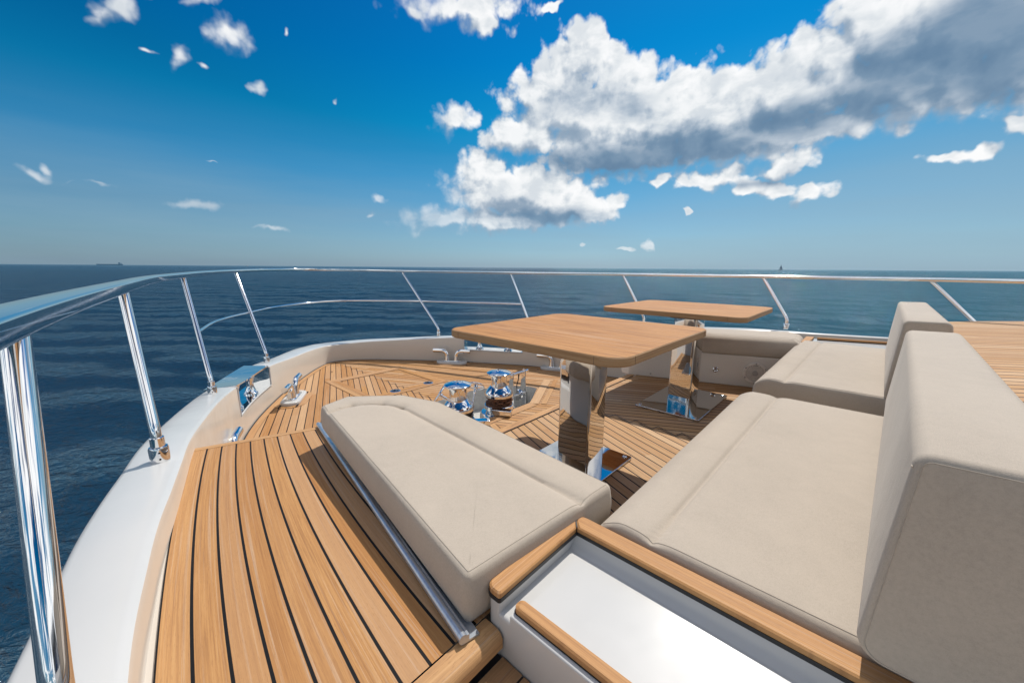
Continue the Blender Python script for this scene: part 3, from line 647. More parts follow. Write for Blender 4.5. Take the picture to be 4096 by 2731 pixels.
# side decks: curved planks that follow the hull
S0 = [(-.02, -.5), (-.008, .25), (0, .5), (.028, .776), (.057, .985), (.09, 1.201), (.140, 1.46), (.195, 1.741), (.262, 2.07), (.30, 2.2)]
def s0(y): return float(np.interp(y, [b for _, b in S0s], [a for a, _ in S0s]))
S0s = [(float(np.polyval([-.00196058, .05491331, .03680012, -.02971007], y)), y) for y in np.linspace(-.5, 2.3, 60)]
PW = .0535
STRIP = ((.385, .470), (.680, 1.925))                    # line of the aluminium track
def strip_x(y): return STRIP[0][0] + (y - STRIP[0][1]) / (STRIP[1][1] - STRIP[0][1]) * (STRIP[1][0] - STRIP[0][0])
def front_y(x): return 2.098 - (x - .215) / (.69 - .215) * .18           # front edge of the side deck
def edge_x(y): return s0(y) - (.052 if y < 1.5 else .052)
def build_side_deck(far):
    mb = MB(); name = 'side_deck'; mir = (lambda x: 2 * 2.37 - x) if far else (lambda x: x)
    y0 = .486 if not far else .486
    us = np.linspace(-1.0, 14.0, 31)
    rows = 40; grid = []
    for i in range(rows + 1):
        row = []
        for u in us:
            # run each plank line from the aft edge to the slanted front edge
            ye = 2.0
            for _ in range(4): ye = front_y(s0(ye) + u * PW) - .045
            y = y0 + (ye - y0) * i / rows
            row.append((s0(y) + u * PW, y, u))
        grid.append(row)
    for i in range(rows):
        for k in range(len(us) - 1):
            q = [grid[i][k], grid[i][k + 1], grid[i + 1][k + 1], grid[i + 1][k]]
            if q[1][0] > .80 and q[0][0] > .80: continue
            V = [(mir(x), y, side_z(y)) for x, y, u in q]; uvs = [(u + 20, y) for x, y, u in q]
            if far: V.reverse(); uvs.reverse()
            mb.add(V, [(0, 1, 2, 3)], [uvs], smooth=False)
    tag(mb.build(name, M['teak'], angle=0), kind='structure')
    # nosing board along the front edge
    n = MB(); prof = [(-.043, .0), (-.006, .0), (.004, -.006), (.006, -.018), (.0, -.030)]
    a = np.array([.195, front_y(.195)]); b = np.array([.80, front_y(.80)]); d = (b - a) / np.linalg.norm(b - a); nn = np.array([-d[1], d[0]])
    V = []
    for p in (a, b):
        for o_, z in prof: q = p + nn * o_; V.append((mir(q[0]), q[1], side_z(q[1]) + z + .001))
    m = len(prof); F = [(q, m + q, m + q + 1, q + 1) for q in range(m - 1)]
    if far: F = [tuple(reversed(f)) for f in F]
    UV = [[(.1 + q * .2, 0), (.1 + q * .2, .65), (.3 + q * .2, .65), (.3 + q * .2, 0)] for q in range(m - 1)]
    n.add(V, F, UV); tag(n.build('side_deck_nosing', M['board'], angle=60), kind='structure')
    # moulded body under the deck: gutter strip outboard and riser in front
    g = MB(); ys = np.linspace(-.5, 2.09, 40); V = []
    for y in ys:
        z = side_z(y) - .004; xo = min(xin(y), edge_x(y) - .004) - .02 if not far else 0
        xo = xin(y) - .03
        V += [(mir(xo) if not far else xin(y, True) + .03, y, z), (mir(edge_x(y) + .004), y, z)]
    F = [(2 * k, 2 * k + 1, 2 * k + 3, 2 * k + 2) for k in range(len(ys) - 1)]
    if far: F = [tuple(reversed(f)) for f in F]
    g.add(V, F); tag(g.build('deck_gutter', M['cream'], angle=50), kind='structure')
    r = MB(); fy = lambda x: front_y(x) - .012
    poly = [(.10, fy(.10)), (.80, fy(.80)), (.88, 1.62), (.88, 1.2), (.10, 1.2)]
    if far: poly = [(mir(x), y) for x, y in poly]; poly[0] = (4.60, 2.16)
    r.prism(poly, BOW_Z - .03, .175 if not far else .175); tag(r.build('side_deck_riser', M['gel'], angle=30, bevel=.02, seg=3), kind='structure')
build_side_deck(False); build_side_deck(True)

# aft nosing and the step down towards the camera
def build_step():
    n = MB(); z = .308
    ys = [(.482, 0), (.450, 0), (.440, -.004), (.434, -.014), (.434, -.034)]
    V = [];
    for x in (-.06, .452): V += [(x, y, z + q) for y, q in ys]
    m = len(ys); n.add(V, [(q + 1, m + q + 1, m + q, q) for q in range(m - 1)], [[(.1 + q * .2, 0), (.1 + q * .2, .6), (.3 + q * .2, .6), (.3 + q * .2, 0)] for q in range(m - 1)])
    tag(n.build('deck_aft_nosing', M['board'], angle=60), kind='structure')
    s = MB()
    board(s, (-.10, .385), (.455, .385), .052, .248); board(s, (-.10, .329), (.455, .329), .052, .248); board(s, (-.10, .273), (.455, .273), .052, .248)
    tag(s.build('step_boards', M['stepwood'], angle=0), kind='structure')
    s = MB(); s.prism([(-.08, .26), (.455, .26), (.455, .478), (-.08, .478)], .05, .245); tag(s.build('step_core', M['rubber'], angle=30), kind='structure')
    t = MB(); t.add([(-.10, -1.0, .14), (.48, -1.0, .14), (.48, .40, .14), (-.10, .40, .14)], [(0, 1, 2, 3)], [[(0, 0), (9, 0), (9, 1.4), (0, 1.4)]], smooth=False)
    tag(t.build('step_tread', M['teak'], angle=0), kind='structure')
    w = MB(); w.prism([(.30, -.9), (.452, -.9), (.452, .484), (.30, .484)], -.1, .10); tag(w.build('step_base', M['gel'], angle=30), kind='structure')
build_step()

def build_upper_deck():
    mb = MB(); z = .60
    edge = [(4.10, -.285), (4.40, -.33), (4.58, -.47), (4.78, -.62), (4.95, -.79), (5.10, -.95), (5.30, -1.3), (5.45, -2.0), (5.5, -4.0)]
    pts = [(.70, -.285)] + edge + [(.70, -4.0)]
    uvf = lambda p: uv_line(p, (2.3, -.3), R(-56.0), .052)
    mb.add([(x, y, z) for x, y in pts], [tuple(range(len(pts)))], [[uvf(p) for p in pts]], smooth=False)
    tag(mb.build('upper_deck', M['teakup'], angle=0), kind='structure')
    b = MB(); b.prism([(x * .998 + .003, y - .002) for x, y in pts], .30, z - .004); tag(b.build('coachroof', M['gel'], angle=30), kind='structure')
build_upper_deck()
# ------------------------------------------------------------------ guard rail
def build_rail():
    root = empty('guard_rail', (2.3, 3.0, 0), 'polished stainless guard rail curving round the bow on raked posts', 'railing')
    off = Vector((2.3, 3.0, 0))
    ctl = [(-.27, -2.6, .905), (-.225, -1.2, .905), (-.160, 0.0, .905), (-.083, .92, .905), (.083, 2.02, .907), (.25, 2.95, .909), (.496, 3.86, .911), (.80, 4.75, .916), (1.2, 5.55, .922), (1.72, 6.18, .93), (2.30, 6.42, .934), (2.88, 6.15, .926),
           (3.4, 5.5, .918), (3.78, 4.65, .915), (4.1, 3.77, .912), (4.37, 2.95, .911), (4.57, 2.28, .911), (4.80, 1.5, .909), (4.93, .85, .907), (4.93, -.36, .907), (4.90, -1.8, .905), (4.85, -3.4, .905)]
    P = [Vector(p) - off for p in catmull(ctl, 8)]
    # flattened D-shaped handrail: wide, with a gently crowned top
    prof = round_poly([(-.031, -.021), (.031, -.021), (.031, .0150), (0, .0155), (-.031, .0150)], [.008, .008, .006, .05, .006], 4)
    mb = MB(); V = []; n = len(P); m = len(prof)
    for i, p in enumerate(P):
        t = (P[min(i + 1, n - 1)] - P[max(i - 1, 0)]).normalized(); sd_ = t.cross(Up).normalized(); u = sd_.cross(t)
        V += [p + Vector((0, 0, .018)) + sd_ * a + u * b for a, b in prof]
    mb.add(V, [(i * m + k, i * m + (k + 1) % m, (i + 1) * m + (k + 1) % m, (i + 1) * m + k) for i in range(n - 1) for k in range(m)])
    mb.build('top_rail', M['chrome'], root, angle=60)
    posts = [((-.098, .705, .345), (-.083, .92, .905)), ((.092, 1.80, .306), (.083, 2.02, .905)), ((.508, 3.42, .085), (.496, 3.86, .91)), ((1.203, 4.72, -.022), (1.2, 5.55, .924)),
             ((3.512, 4.745, -.022), (3.4, 5.5, .918)), ((4.17, 3.46, .06), (4.1, 3.80, .912)), ((4.62, 2.02, .295), (4.56, 2.30, .91)), ((4.915, .60, .385), (4.93, .86, .906)), ((4.93, -.72, .42), (4.93, -.38, .906))]
    # (post near the aft end, behind the photographer)
    posts.append(((-.27, -.75, .42), (-.20, -.60, .905)))
    for b, t in posts:
        b = Vector(b) - off; t = Vector(t) - off; h = .105
        b0 = b; b1 = b + Vector((0, 0, h)); d = (t - b1).normalized()
        pts = [b0 + Vector((0, 0, .03)), b1 - Vector((0, 0, .035))]
        for q in range(1, 7):
            f = q / 7; A = b1 - Vector((0, 0, .035)); Bq = b1; Cq = b1 + d * .04
            pts.append(A * (1 - f) ** 2 + Bq * 2 * f * (1 - f) + Cq * f * f)
        pts += [b1 + d * .04, t * .5 + b1 * .5, t + d * .008]
        mb = MB(); mb.tube(pts, .0158, 20); po = mb.build('post', M['chrome'], root, angle=50)
        s = MB(); s.lathe([(.0285, 0), (.0285, .052), (.0265, .058), (.0205, .060), (.0205, .092), (.0175, .094)], b, 28); so_ = s.build('socket', M['chrome'], po, angle=40)
        for zq in (.018, .042):
            w = MB(); dv = Vector((-b.x - off.x, -b.y - off.y, 0)).normalized()
            w.lathe([(.0034, .0), (.0034, .002)], b + Vector((0, 0, zq)) + dv * .0278, 10, axis=dv); w.build('screw', M['blackhole'], po, angle=0)
    mid = catmull([(.498, 3.64, .505), (.78, 4.46, .492), (1.20, 5.15, .478), (1.62, 5.62, .482), (2.12, 5.87, .488), (2.6, 5.86, .488), (3.05, 5.55, .482), (3.45, 5.13, .478), (3.80, 4.42, .485), (4.135, 3.63, .49)], 8)
    mb = MB(); mb.tube([Vector(p) - off for p in mid], .0125, 14); mb.build('mid_rail', M['chrome'], root)
build_rail()

# ------------------------------------------------------------------ cushions
def sdf_poly(P, poly):
    A = np.array(poly); B = np.roll(A, -1, 0); P = np.array(P); best = np.full(len(P), 1e9)
    for a, b in zip(A, B):
        d = b - a; t = np.clip(((P - a) @ d) / max(d @ d, 1e-12), 0, 1); best = np.minimum(best, np.hypot(*(P - a - t[:, None] * d).T))
    return best
def seg_dist(P, a, b):
    a = np.array(a); d = np.array(b) - a; t = np.clip(((P - a) @ d) / (d @ d), 0, 1); return np.hypot(*(P - a - t[:, None] * d).T)
def cushion(name, poly, z0, z1, m, parent=None, rc=.03, R1=.022, R0=.015, grooves=(), puff=.006, drop=None, xf=None, wr=.0015, step=.012, seed=1, base=(0, 0, 0), medial=None, bulge=.004):
    """upholstered slab on a polygon: rounded edges, stitched grooves, a slight crown and soft unevenness"""
    dense = round_poly(poly, rc, 8); out = []
    for i, p in enumerate(dense):
        q = dense[(i + 1) % len(dense)]; L = math.dist(p, q); k = max(1, int(L / step))
        for j in range(k): out.append((p[0] + (q[0] - p[0]) * j / k, p[1] + (q[1] - p[1]) * j / k))
    out = np.array(out)
    if np.sum(out[:, 0] * np.roll(out[:, 1], -1) - np.roll(out[:, 0], -1) * out[:, 1]) < 0: out = out[::-1]
    n = len(out)
    if medial is None:
        c = out.mean(0); w = np.linalg.eigh(np.cov((out - c).T)); ax = w[1][:, 1]; ext = (out - c) @ ax; side = np.abs((out - c) @ w[1][:, 0]).max()
        medial = (c + ax * (ext.min() + side), c + ax * (ext.max() - side))
    a, b = map(np.array, medial); d = b - a; t = np.clip(((out - a) @ d) / (d @ d), 0, 1); med = a + t[:, None] * d
    ts = np.concatenate([1 - np.cos(np.linspace(0, math.pi / 2, 9)[:-1]) , []]) * .0
    inset = list(np.linspace(0, 1, 8)[:-1] * R1)                     # distances in from the edge
    rest = np.linspace(0, 1, 64) ** 1.05
    rings = []
    nrm = (med - out); ln = np.linalg.norm(nrm, axis=1); nrm = nrm / ln[:, None]
    tang = np.roll(out, -1, 0) - np.roll(out, 1, 0); tang /= np.linalg.norm(tang, axis=1)[:, None]; inn = np.stack([-tang[:, 1], tang[:, 0]], 1)
    rg = np.random.default_rng(seed); ph = rg.uniform(0, 6.28, (14, 2)); kv = rg.normal(0, 1, (14, 2)) * np.array([9, 9]) * rg.uniform(.4, 2.2, (14, 1))
    def wob(P): return sum(np.sin(P @ kv[i] + ph[i, 0]) * (1 / (1 + .25 * i)) for i in range(14)) / 4
    def top(P, dd):
        z = np.full(len(P), float(z1)); e = np.clip(dd, 0, R1); z += -R1 + np.sqrt(np.maximum(R1 ** 2 - (R1 - e) ** 2, 0))
        z += puff * (1 - np.exp(-dd / .06)) + wr * wob(P) * np.clip(dd / R1, 0, 1)
        for g0, g1 in grooves:
            s = seg_dist(P, g0, g1); z -= (.0075 * np.exp(-(s / .007) ** 2) + (puff * .9 + .0035) * np.exp(-(s / .026) ** 2)) * np.clip(dd / .012, 0, 1)
        if drop is not None: z -= drop(P)
        return z
    V = []; ringsn = 0
    def add(P, z):
        nonlocal ringsn; V.extend(np.column_stack([P, z]).tolist()); ringsn += 1
    # underside lip, side, then over the edge
    q = out + inn * R0; ztop_e = top(out, np.zeros(n))
    add(q, np.full(n, z0)); add(out + inn * R0 * .3, np.full(n, z0 + R0 * .3)); add(out, np.full(n, z0 + R0))
    for f in (.25, .5, .75):
        add(out - inn * bulge * math.sin(math.pi * f) * (1 + .5 * wob(out * 1.7)[:, None]), (z0 + R0) * (1 - f) + ztop_e * f)
    for k, e in enumerate(inset):
        P = out + inn * e; add(P, top(P, np.full(n, e)))
    st = out + inn * R1
    for f in rest[:]:
        P = st * (1 - f) + med * f; dd = np.maximum(sdf_poly(P, out), R1 if f < .02 else 0); add(P, top(P, dd))
    F = [(r * n + k, r * n + (k + 1) % n, (r + 1) * n + (k + 1) % n, (r + 1) * n + k) for r in range(ringsn - 1) for k in range(n)]
    F.append(tuple(reversed(range(n))))
    V = [Vector(v) for v in V]
    if xf is not None: V = [xf(v) for v in V]
    V = [v - Vector(base) for v in V]
    mb = MB(); mb.add(V, F); o = mb.build(name, m, parent, angle=75)
    # stitched seam round the top edge
    e = R1 * .75; P = out + inn * e; z = top(P, np.full(n, e)) + .0004
    S = [Vector((*p, zz)) for p, zz in zip(P, z)]
    if xf is not None: S = [xf(v) for v in S]
    sm = MB(); sm.tube([v - Vector(base) for v in S], .0006, 5, closed=True); sm.build('seam', M['piping'], o if parent is None else parent, angle=0)
    return o
M['piping'] = mat_plain('seam_thread', (.43, .37, .30), .8)

def near_bench():
    poly = [(.412, .492), (.905, .448), (.985, 1.33), (.925, 1.53), (.735, 1.700), (.600, 1.655)]
    base = (.7, 1.0, .30); root = empty('bench_cushion', base, 'long beige bench cushion nearest the side deck, with a pointed forward end', 'cushion', 'beige bench cushions')
    g = [((.775, .44), (.835, 1.40)), ((.835, 1.40), (.80, 1.50)), ((.80, 1.50), (.70, 1.575)), ((.70, 1.575), (.60, 1.56))]
    cushion('upholstery', poly, .305, .418, M['fabric'], root, rc=[.015, .02, .035, .03, .02, .015], R1=.017, grooves=g, puff=.003, base=base, seed=3, medial=((.68, .75), (.76, 1.38)), wr=.0014)
    # plinth below
    pb = [(.47, .53), (.87, .49), (.93, 1.33), (.88, 1.49), (.72, 1.61), (.64, 1.58)]
    p = MB(); p.prism(pb, .0, .304); o = p.build('bench_plinth', M['gel'], angle=30, bevel=.01)
    tag(o, 'white plinth under the long beige bench cushion beside the side deck', 'plinth')
near_bench()
def far_bench():
    wl = [(3.43, 1.53), (3.77, .585)]
    poly = [(3.865, .36), (4.46, .40), (4.12, 1.12), (3.86, 1.66), (3.52, 1.58), (3.50, 1.30), (3.60, 1.0)]
    poly = [(3.85, .352), (4.30, .375), (4.44, .50), (4.12, 1.10), (3.86, 1.62), (3.60, 1.66), (3.44, 1.50), (3.50, 1.28), (3.60, 1.0)]
    base = (3.9, 1.0, .26); root = empty('bench_cushion', base, 'beige bench cushion on the far side, above the round speaker grille', 'cushion', 'beige bench cushions')
    g = [((3.98, .36), (3.72, 1.02)), ((3.72, 1.02), (3.60, 1.35))]
    cushion('upholstery', poly, .272, .428, M['fabric'], root, rc=[.05, .05, .06, .05, .06, .05, .05, .05, .05], R1=.072, grooves=g, puff=.003, base=base, seed=5, medial=((4.05, .70), (3.75, 1.35)))
    # moulded base with its fittings
    mb = MB(); poly = [(3.872, .30), (4.45, .30), (4.50, .9), (4.10, 1.75), (3.62, 1.80), (3.425, 1.68), (3.400, 1.60), (3.430, 1.53)]
    mb.prism(round_poly(poly, [.01, .02, .1, .1, .08, .05, .03, .02], 4), 0, .272)
    rt = empty('bench_plinth', (3.75, 1.0, 0), 'cream moulded base of the far bench carrying a speaker grille and a small light', 'plinth')
    mb.v = [(x - 3.75, y - 1.0, z) for x, y, z in mb.v]; mb.build('base', M['panel'], rt, angle=30, bevel=.008, seg=3)
    d = Vector((wl[1][0] - wl[0][0], wl[1][1] - wl[0][1], 0)).normalized(); nr = Vector((d.y, -d.x, 0))
    if nr.x > 0: nr = -nr
    def on(y, z, o): 
        f = (y - 1.53) / (.64 - 1.53); return Vector((3.43 + .32 * f, y, z)) + nr * o - Vector((3.75, 1.0, 0))
    c = on(.630, .130, .004)
    s = MB(); s.lathe([(.092, -.004), (.092, .006), (.088, .011), (.078, .013), (.071, .011), (.069, .004), (.069, .0)], c, 48, axis=nr); sp = s.build('speaker_grille', M['plastic'], rt)
    s = MB(); s.lathe([(.070, .0), (.0001, .001)], c, 40, axis=nr); s.build('mesh_back', M['blackhole'], sp)
    s = MB()
    for k in range(-7, 8):
        h = .0088 * k; L = math.sqrt(.069 ** 2 - h * h); s.box(c + nr * .006 + Vector((0, 0, h)), (2 * L, .004, .0064), math.atan2(d.y, d.x))
    s.build('louvres', M['plastic'], sp)
    s = MB(); s.lathe([(.022, .006), (.022, .011), (.015, .013), (.0001, .0135)], c, 28, axis=nr); s.build('dome', M['greyplastic'], sp)
    for k in range(6):
        s = MB(); a = R(30 + 60 * k); p = c + d * math.cos(a) * .0835 + Vector((0, 0, math.sin(a) * .0835)); s.lathe([(.0065, .010), (.0065, .015), (.0001, .0155)], p, 12, axis=nr)
        s.build('screw', M['greyplastic'], sp)
    s = MB(); s.lathe([(.022, 0), (.022, .004), (.017, .007), (.013, .004), (.0001, .004)], on(.912, .129, .003), 28, axis=nr); l = s.build('courtesy_light', M['chrome'], rt)
    s = MB(); s.lathe([(.012, .0045), (.008, .006), (.0001, .0065)], on(.912, .129, .003), 20, axis=nr); s.build('lens', M['greyplastic'], l)
    s = MB(); s.lathe([(.0075, 0), (.0075, .004), (.0001, .0045)], on(1.415, .032, .003), 16, axis=nr); s.build('plug', M['greyplastic'], rt)
far_bench()

def sofa(x0, x1, label, ysh, seed, z1=.398):
    base = ((x0 + x1) / 2, .1, .27)
    root = empty('seat_cushion', base, label, 'cushion', 'beige sofa seat cushions')
    yf, yb = .432 + ysh[0], -.16 + ysh[1]
    def drop(P):
        t = np.clip((P[:, 1] - (yf - .075)) / .075, 0, 1); return .040 * t ** 1.6
    cushion('upholstery', [(x0, yb), (x1, yb + ysh[2]), (x1, yf + ysh[2]), (x0, yf)], .262, z1, M['fabric'], root, rc=.022, R1=.020, grooves=[((x0, .287 + ysh[0]), (x1, .262 + ysh[0] + ysh[2] * .5))], puff=.003, drop=drop, base=base, seed=seed, bulge=.003)
    p = MB(); p.prism([(x0 + .02, yb - .1), (x1 - .02, yb - .1), (x1 - .02, yf - .06), (x0 + .02, yf - .06)], 0, .261)
    tag(p.build('sofa_plinth', M['gel'], angle=30, bevel=.01), 'white plinth below the ' + ('nearer' if x0 < 1.5 else 'farther') + ' beige sofa seat', 'plinth', 'white sofa plinths')
sofa(.778, 2.20, 'large beige sofa seat cushion in the foreground beside the console', (0, 0, 0), 11)
sofa(2.50, 4.13, 'farther beige sofa seat cushion reaching to the far bench', (-.010, 0, -.02), 12, .402)

def backrest(x0, x1, label, yo, seed, ztop, sh=0.0, lift=0.0):
    base = ((x0 + x1) / 2, -.16, .38)
    root = empty('back_cushion', base, label, 'backrest', 'beige sofa backrest cushions')
    # side profile in (y, z), swept across the boat
    prof = [(-.050 + yo, .385 + lift), (-.058 + yo, .56), (-.072 + yo, ztop), (-.222 + yo, ztop + .004), (-.245 + yo, .62), (-.23 + yo, .40 + lift * .6)]
    cushion('upholstery', prof, x0, x1, M['fabric'], root, rc=[.035, .15, .020, .028, .1, .04], R1=.012, R0=.012, puff=.004, xf=lambda v: Vector((x0 + x1 - v.z, v.x - sh * (x0 + x1 - v.z - x0), v.y)), base=base, seed=seed, medial=((-.145 + yo, .50), (-.15 + yo, .68)), wr=.0012, step=.008, bulge=0.0)
    s = MB()
    s.tube([(x0 + .004 - base[0], -.0715 + yo - base[1], ztop - .022 - base[2]), (x1 - .004 - base[0], -.0715 + yo - sh * (x1 - x0) - base[1], ztop - .022 - base[2])], .0009, 6)
    s.build('seam', M['piping'], root, angle=0)
backrest(.700, 2.185, 'thick beige backrest cushion at the right edge of the photo, nearest the camera', 0, 21, .768, .038, .052)
backrest(2.50, 3.98, 'smaller-looking beige backrest cushion standing behind the farther sofa seat', -.062, 22, .776, .02)

# ------------------------------------------------------------------ tables
def table(c, dims, top_z, ped, label, name='lounge_table'):
    """c centre of top, ped (x0, x1, y0, y1), plate rectangle"""
    x0, x1, y0, y1, plate = *ped[:4], ped[4]
    base = (c[0], c[1], 0); root = empty(name, base, label, 'table', 'teak lounge tables on steel pedestals')
    L = lambda x, y, z: (x - base[0], y - base[1], z)
    hx, hy = dims[0] / 2, dims[1] / 2; r = .085; th = .036
    pl = round_poly([(-hx, -hy), (hx, -hy), (hx, hy), (-hx, hy)], r, 10); n = len(pl)
    mb = MB(); e = .004
    cx_ = [(x * (1 - e / hx), y * (1 - e / hy)) for x, y in pl]
    rings = [(cx_, top_z - th), (pl, top_z - th + e), (pl, top_z - e), (cx_, top_z)]
    V = [(x, y, z) for P, z in rings for x, y in P]
    uvt = lambda x, y: (x / .10 + 20, y)
    mb.add(V[3 * n:], [tuple(range(n))], [[uvt(x, y) for x, y in cx_]], smooth=False)
    mb.add(V[:n], [tuple(reversed(range(n)))], [[uvt(x, y) for x, y in reversed(cx_)]], smooth=False)
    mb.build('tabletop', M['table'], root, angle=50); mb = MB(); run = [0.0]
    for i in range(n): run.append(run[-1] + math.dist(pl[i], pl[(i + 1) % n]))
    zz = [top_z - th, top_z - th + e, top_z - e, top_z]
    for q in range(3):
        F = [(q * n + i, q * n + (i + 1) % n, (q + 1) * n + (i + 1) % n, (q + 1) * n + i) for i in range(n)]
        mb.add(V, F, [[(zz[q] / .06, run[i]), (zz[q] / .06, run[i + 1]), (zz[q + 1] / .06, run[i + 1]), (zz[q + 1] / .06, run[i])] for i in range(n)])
    mb.build('shaded_edge_band', M['edge'], root, angle=50)  # grey-brown edge teak, darkened so its colour carries the shade
    # edge joints where the corner blocks meet the rails
    for sx in (-1, 1):
        for sy in (-1, 1):
            j = MB(); j.box((sx * (hx - r - .02), sy * hy, top_z - th / 2), (.0014, .0014, th - .006)); j.build('corner_joint', M['darkwood'], root, angle=0)
            j = MB(); j.box((sx * hx, sy * (hy - r - .02), top_z - th / 2), (.0014, .0014, th - .006)); j.build('corner_joint', M['darkwood'], root, angle=0)
    p = MB(); pp = round_poly([(x0, y0), (x1, y0), (x1, y1), (x0, y1)], .012, 5)
    p.prism([(x - base[0], y - base[1]) for x, y in pp], .014, top_z - th - .010); p.build('pedestal', M['chromeped'], root, angle=30)
    p = MB(); p.prism([(x - base[0], y - base[1]) for x, y in round_poly([(x0 - .02, y0 - .02), (x1 + .02, y0 - .02), (x1 + .02, y1 + .02), (x0 - .02, y1 + .02)], .012, 4)], top_z - th - .010, top_z - th - .0005)
    p.build('mounting_flange', M['dark'], root, angle=30)
    a0, a1, b0, b1 = plate
    p = MB(); p.prism([(x - base[0], y - base[1]) for x, y in round_poly([(a0, b0), (a1, b0), (a1, b1), (a0, b1)], .015, 4)], .001, .014); p.build('base_plate', M['chromeplate'], root, angle=30, bevel=.003)
    for ax in (a0 + .03, a1 - .03):
        for by in (b0 + .03, b1 - .03):
            s = MB(); s.lathe([(.011, .0142), (.011, .017), (.007, .0185), (.004, .0165), (.0001, .0165)], L(ax, by, 0), 18); s.build('bolt', M['chrome'], root)
M['darkwood'] = mat_plain('wood_joint', (.10, .06, .035), .7); M['chromeped'] = mat_chrome('pedestal_steel', (.70, .69, .68), .03, .10); M['chromeplate'] = mat_chrome('base_plate_steel', (.62, .62, .62), .03, .05)
table((1.654, 1.051), (.975, .95), .700, (1.508, 1.668, .892, 1.068, (1.41, 1.846, .815, 1.225)), 'nearer square teak table on a mirror-polished steel pedestal')
table((3.234, 1.06), (.965, 1.03), .700, (2.822, 3.000, .850, 1.012, (2.62, 3.33, .722, 1.168)), 'farther square teak table standing by the far bench')

# ------------------------------------------------------------------ awning track on the side deck
def build_track():
    a, b = STRIP; z = lambda y: side_z(y) + .012; base = (.5, 1.2, side_z(1.2))
    root = empty('awning_track', base, 'thin grey aluminium track lying along the bench cushion on the side deck', 'track')
    A = Vector((a[0], a[1], z(a[1]))) - Vector(base); Bv = Vector((b[0], b[1], z(b[1]))) - Vector(base)
    m = MB(); m.tube([A, Bv], .0095, 14); m.build('round_bead', M['alu'], root)
    d = (Bv - A).normalized(); s = Vector((d.y, -d.x, 0)).normalized(); m = MB()
    V = []
    for p in (A, Bv): V += [p + Vector((0, 0, -.010)), p + s * .034 + Vector((0, 0, -.010)), p + s * .034 + Vector((0, 0, -.006)), p + s * .012 + Vector((0, 0, -.006)), p + s * .012 + Vector((0, 0, .006)), p + s * .008 + Vector((0, 0, .006))]
    m.add(V, [(i, i + 6, (i + 1) % 6 + 6, (i + 1) % 6) for i in range(6)] + [(5, 4, 3, 2, 1, 0), (6, 7, 8, 9, 10, 11)], smooth=False); m.build('flange', M['alu'], root, angle=30)
build_track()

